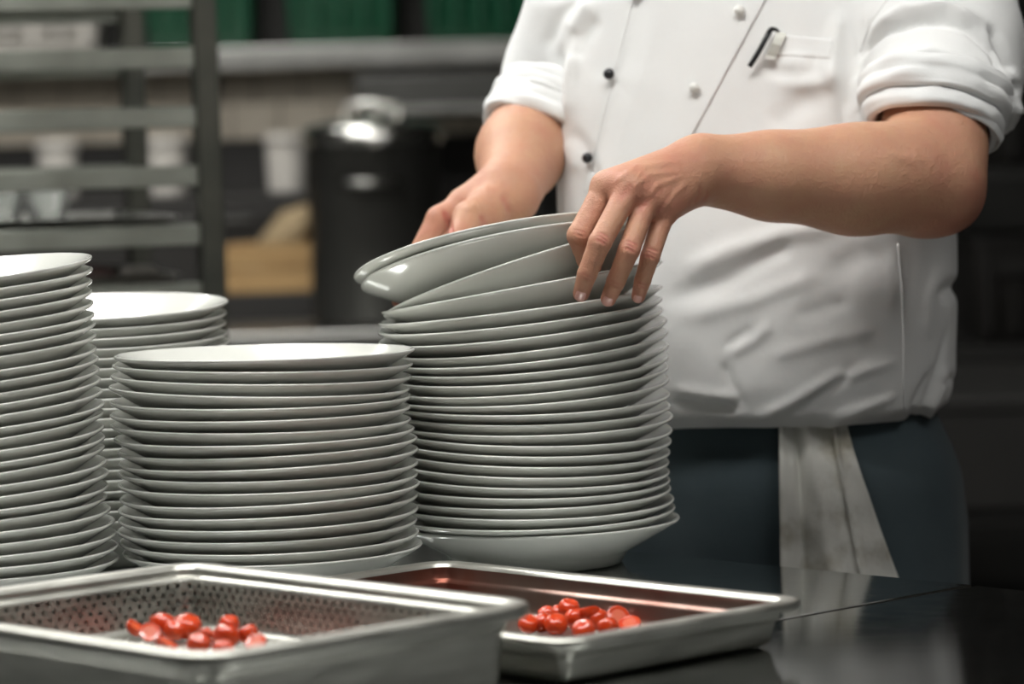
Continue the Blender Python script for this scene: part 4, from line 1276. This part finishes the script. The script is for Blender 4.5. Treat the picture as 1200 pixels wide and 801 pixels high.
# dark steel hood-like unit under the shelf
hu = px(515, 105, 6.85)
HU = empty('salamander_grill', (hu.x, 6.93, ZM), 'dark steel grill unit under the wall shelf above the stockpot', 'appliance')
link('casing', box_mesh((hu.x + .02, 6.93, hu.z - .010), (.37, .42, .085), bevel=.008), M['dark_steel'], HU)
link('front_bar', box_mesh((hu.x + .02, 6.712, hu.z - .04), (.34, .012, .016), bevel=.004), M['steel'], HU)
for sx in (-1, 1):
    link('leg', box_mesh((hu.x + .02 + sx * .16, 6.95, (hu.z - .053 + CT) / 2), (.03, .03, hu.z - .053 - CT), bevel=.003), M['black'], HU)
# wooden crate and paper sack
wc = px(322, 312, 6.55)
WB = empty('wooden_box', (wc.x, 6.585, CT + .0006), 'pale wooden box on the back counter beside the stockpot', 'box')
hb = px(322, 284, 6.585).z - CT; zb = px(322, 342, 6.585).z - CT
ww = 112 / FPX * 6.585
link('shadow_block', box_mesh((wc.x, 6.585, CT + zb / 2 + .0006), (ww + .02, .17, zb), bevel=.004), M['black'], WB)  # black block standing in for the shadow beneath the box
for k in range(2):
    hgt = (hb - zb) / 2 - .004
    link('plank', box_mesh((wc.x, 6.512, CT + zb + (k + .5) * (hb - zb) / 2 + .001), (ww, .014, hgt), bevel=.002, seg=1), M['wood'], WB)
    link('plank', box_mesh((wc.x, 6.658, CT + zb + (k + .5) * (hb - zb) / 2 + .001), (ww, .014, hgt), bevel=.002, seg=1), M['wood'], WB)
    for sx in (-1, 1):
        link('plank', box_mesh((wc.x + sx * (ww / 2 - .008), 6.585, CT + zb + (k + .5) * (hb - zb) / 2 + .001), (.014, .130, hgt), bevel=.002, seg=1), M['wood'], WB)
bm = bmesh.new(); bmesh.ops.create_icosphere(bm, subdivisions=4, radius=1)
for v in bm.verts:
    k = 1 + .12 * noise.noise(v.co * 2.2) + .05 * noise.noise(v.co * 6)
    v.co = Vector((v.co.x * .060 * k, v.co.y * .06 * k, v.co.z * .05 * k + .03 * v.co.x))
lo = min(v.co.z for v in bm.verts)
o = link('bread_loaf', bm_mesh('loaf', bm, 80), M['paper_bag']); o.location = (wc.x + .025, 6.585, CT + zb + .0015 - lo + .045)
tag(o, 'brown crusty loaf lying in the wooden box', 'bread')
for k in range(2):
    bm = bmesh.new(); bmesh.ops.create_icosphere(bm, subdivisions=3, radius=1)
    for v in bm.verts:
        q = 1 + .10 * noise.noise(v.co * 2.5 + Vector((k * 5, 0, 0)))
        v.co = Vector((v.co.x * .036 * q, v.co.y * .05 * q, v.co.z * .024 * q))
    lo = min(v.co.z for v in bm.verts)
    o = link('bread_roll', bm_mesh('roll', bm, 80), M['paper_bag']); o.location = (wc.x - .045 + .08 * k, 6.585, CT + zb + .0012 - lo)
    tag(o, 'brown bread roll under the loaf in the wooden box', 'bread', 'rolls under the loaf')

# ------------------------------------------------------------------ behind the chef, to the right: dark worktable and shelving
rt_ = px(1150, 466, 5.0)
DT = empty('dark_worktable', (.95, 5.35, 0), 'dark steel worktable standing behind the chef', 'table')
link('worktop', box_mesh((1.05, 5.35, rt_.z - .012), (1.3, .70, .024), bevel=.004), M['shaded_steel'], DT)
link('drawer_panel', box_mesh((1.05, 5.02, rt_.z - .095), (1.28, .03, .14), bevel=.003), M['shaded_steel'], DT)
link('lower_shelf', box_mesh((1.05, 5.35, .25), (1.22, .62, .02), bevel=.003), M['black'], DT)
for sx in (.45, 1.65):
    for yy in (5.05, 5.65): link('leg', box_mesh((sx, yy, (rt_.z - .024) / 2), (.035, .035, rt_.z - .024), bevel=.003), M['black'], DT)
SU = empty('dark_shelving', (1.425, 6.6, 0), 'black wire shelving unit against the back wall behind the chef', 'shelf')
for sx in (.75, 2.1):
    for yy in (6.35, 6.85): link('upright', box_mesh((sx, yy, 1.0), (.03, .03, 2.0), bevel=.003), M['black'], SU)
for k in range(6): link('shelf_board', box_mesh((1.425, 6.6, .2 + .33 * k), (1.36, .54, .025), bevel=.003), M['shaded_steel'], SU)
for k, (x, z) in enumerate(((1.0, 2), (1.35, 2), (1.05, 3), (1.4, 3), (1.0, 4), (1.8, 3))):
    crate(x, 6.6, .2 + .33 * z + .013, .28, .40, .20, M['green'] if k % 2 else M['black'], 'storage_crate',
          ['black storage crate on the third shelf behind the chef', 'dark green storage crate on the third shelf behind the chef', 'black storage crate on the fourth shelf behind the chef',
           'dark green storage crate beside the black one, fourth shelf behind the chef', 'black storage crate alone on the fifth shelf behind the chef', 'dark green storage crate at the far end of the fourth shelf'][k], 'crates on the black shelving')
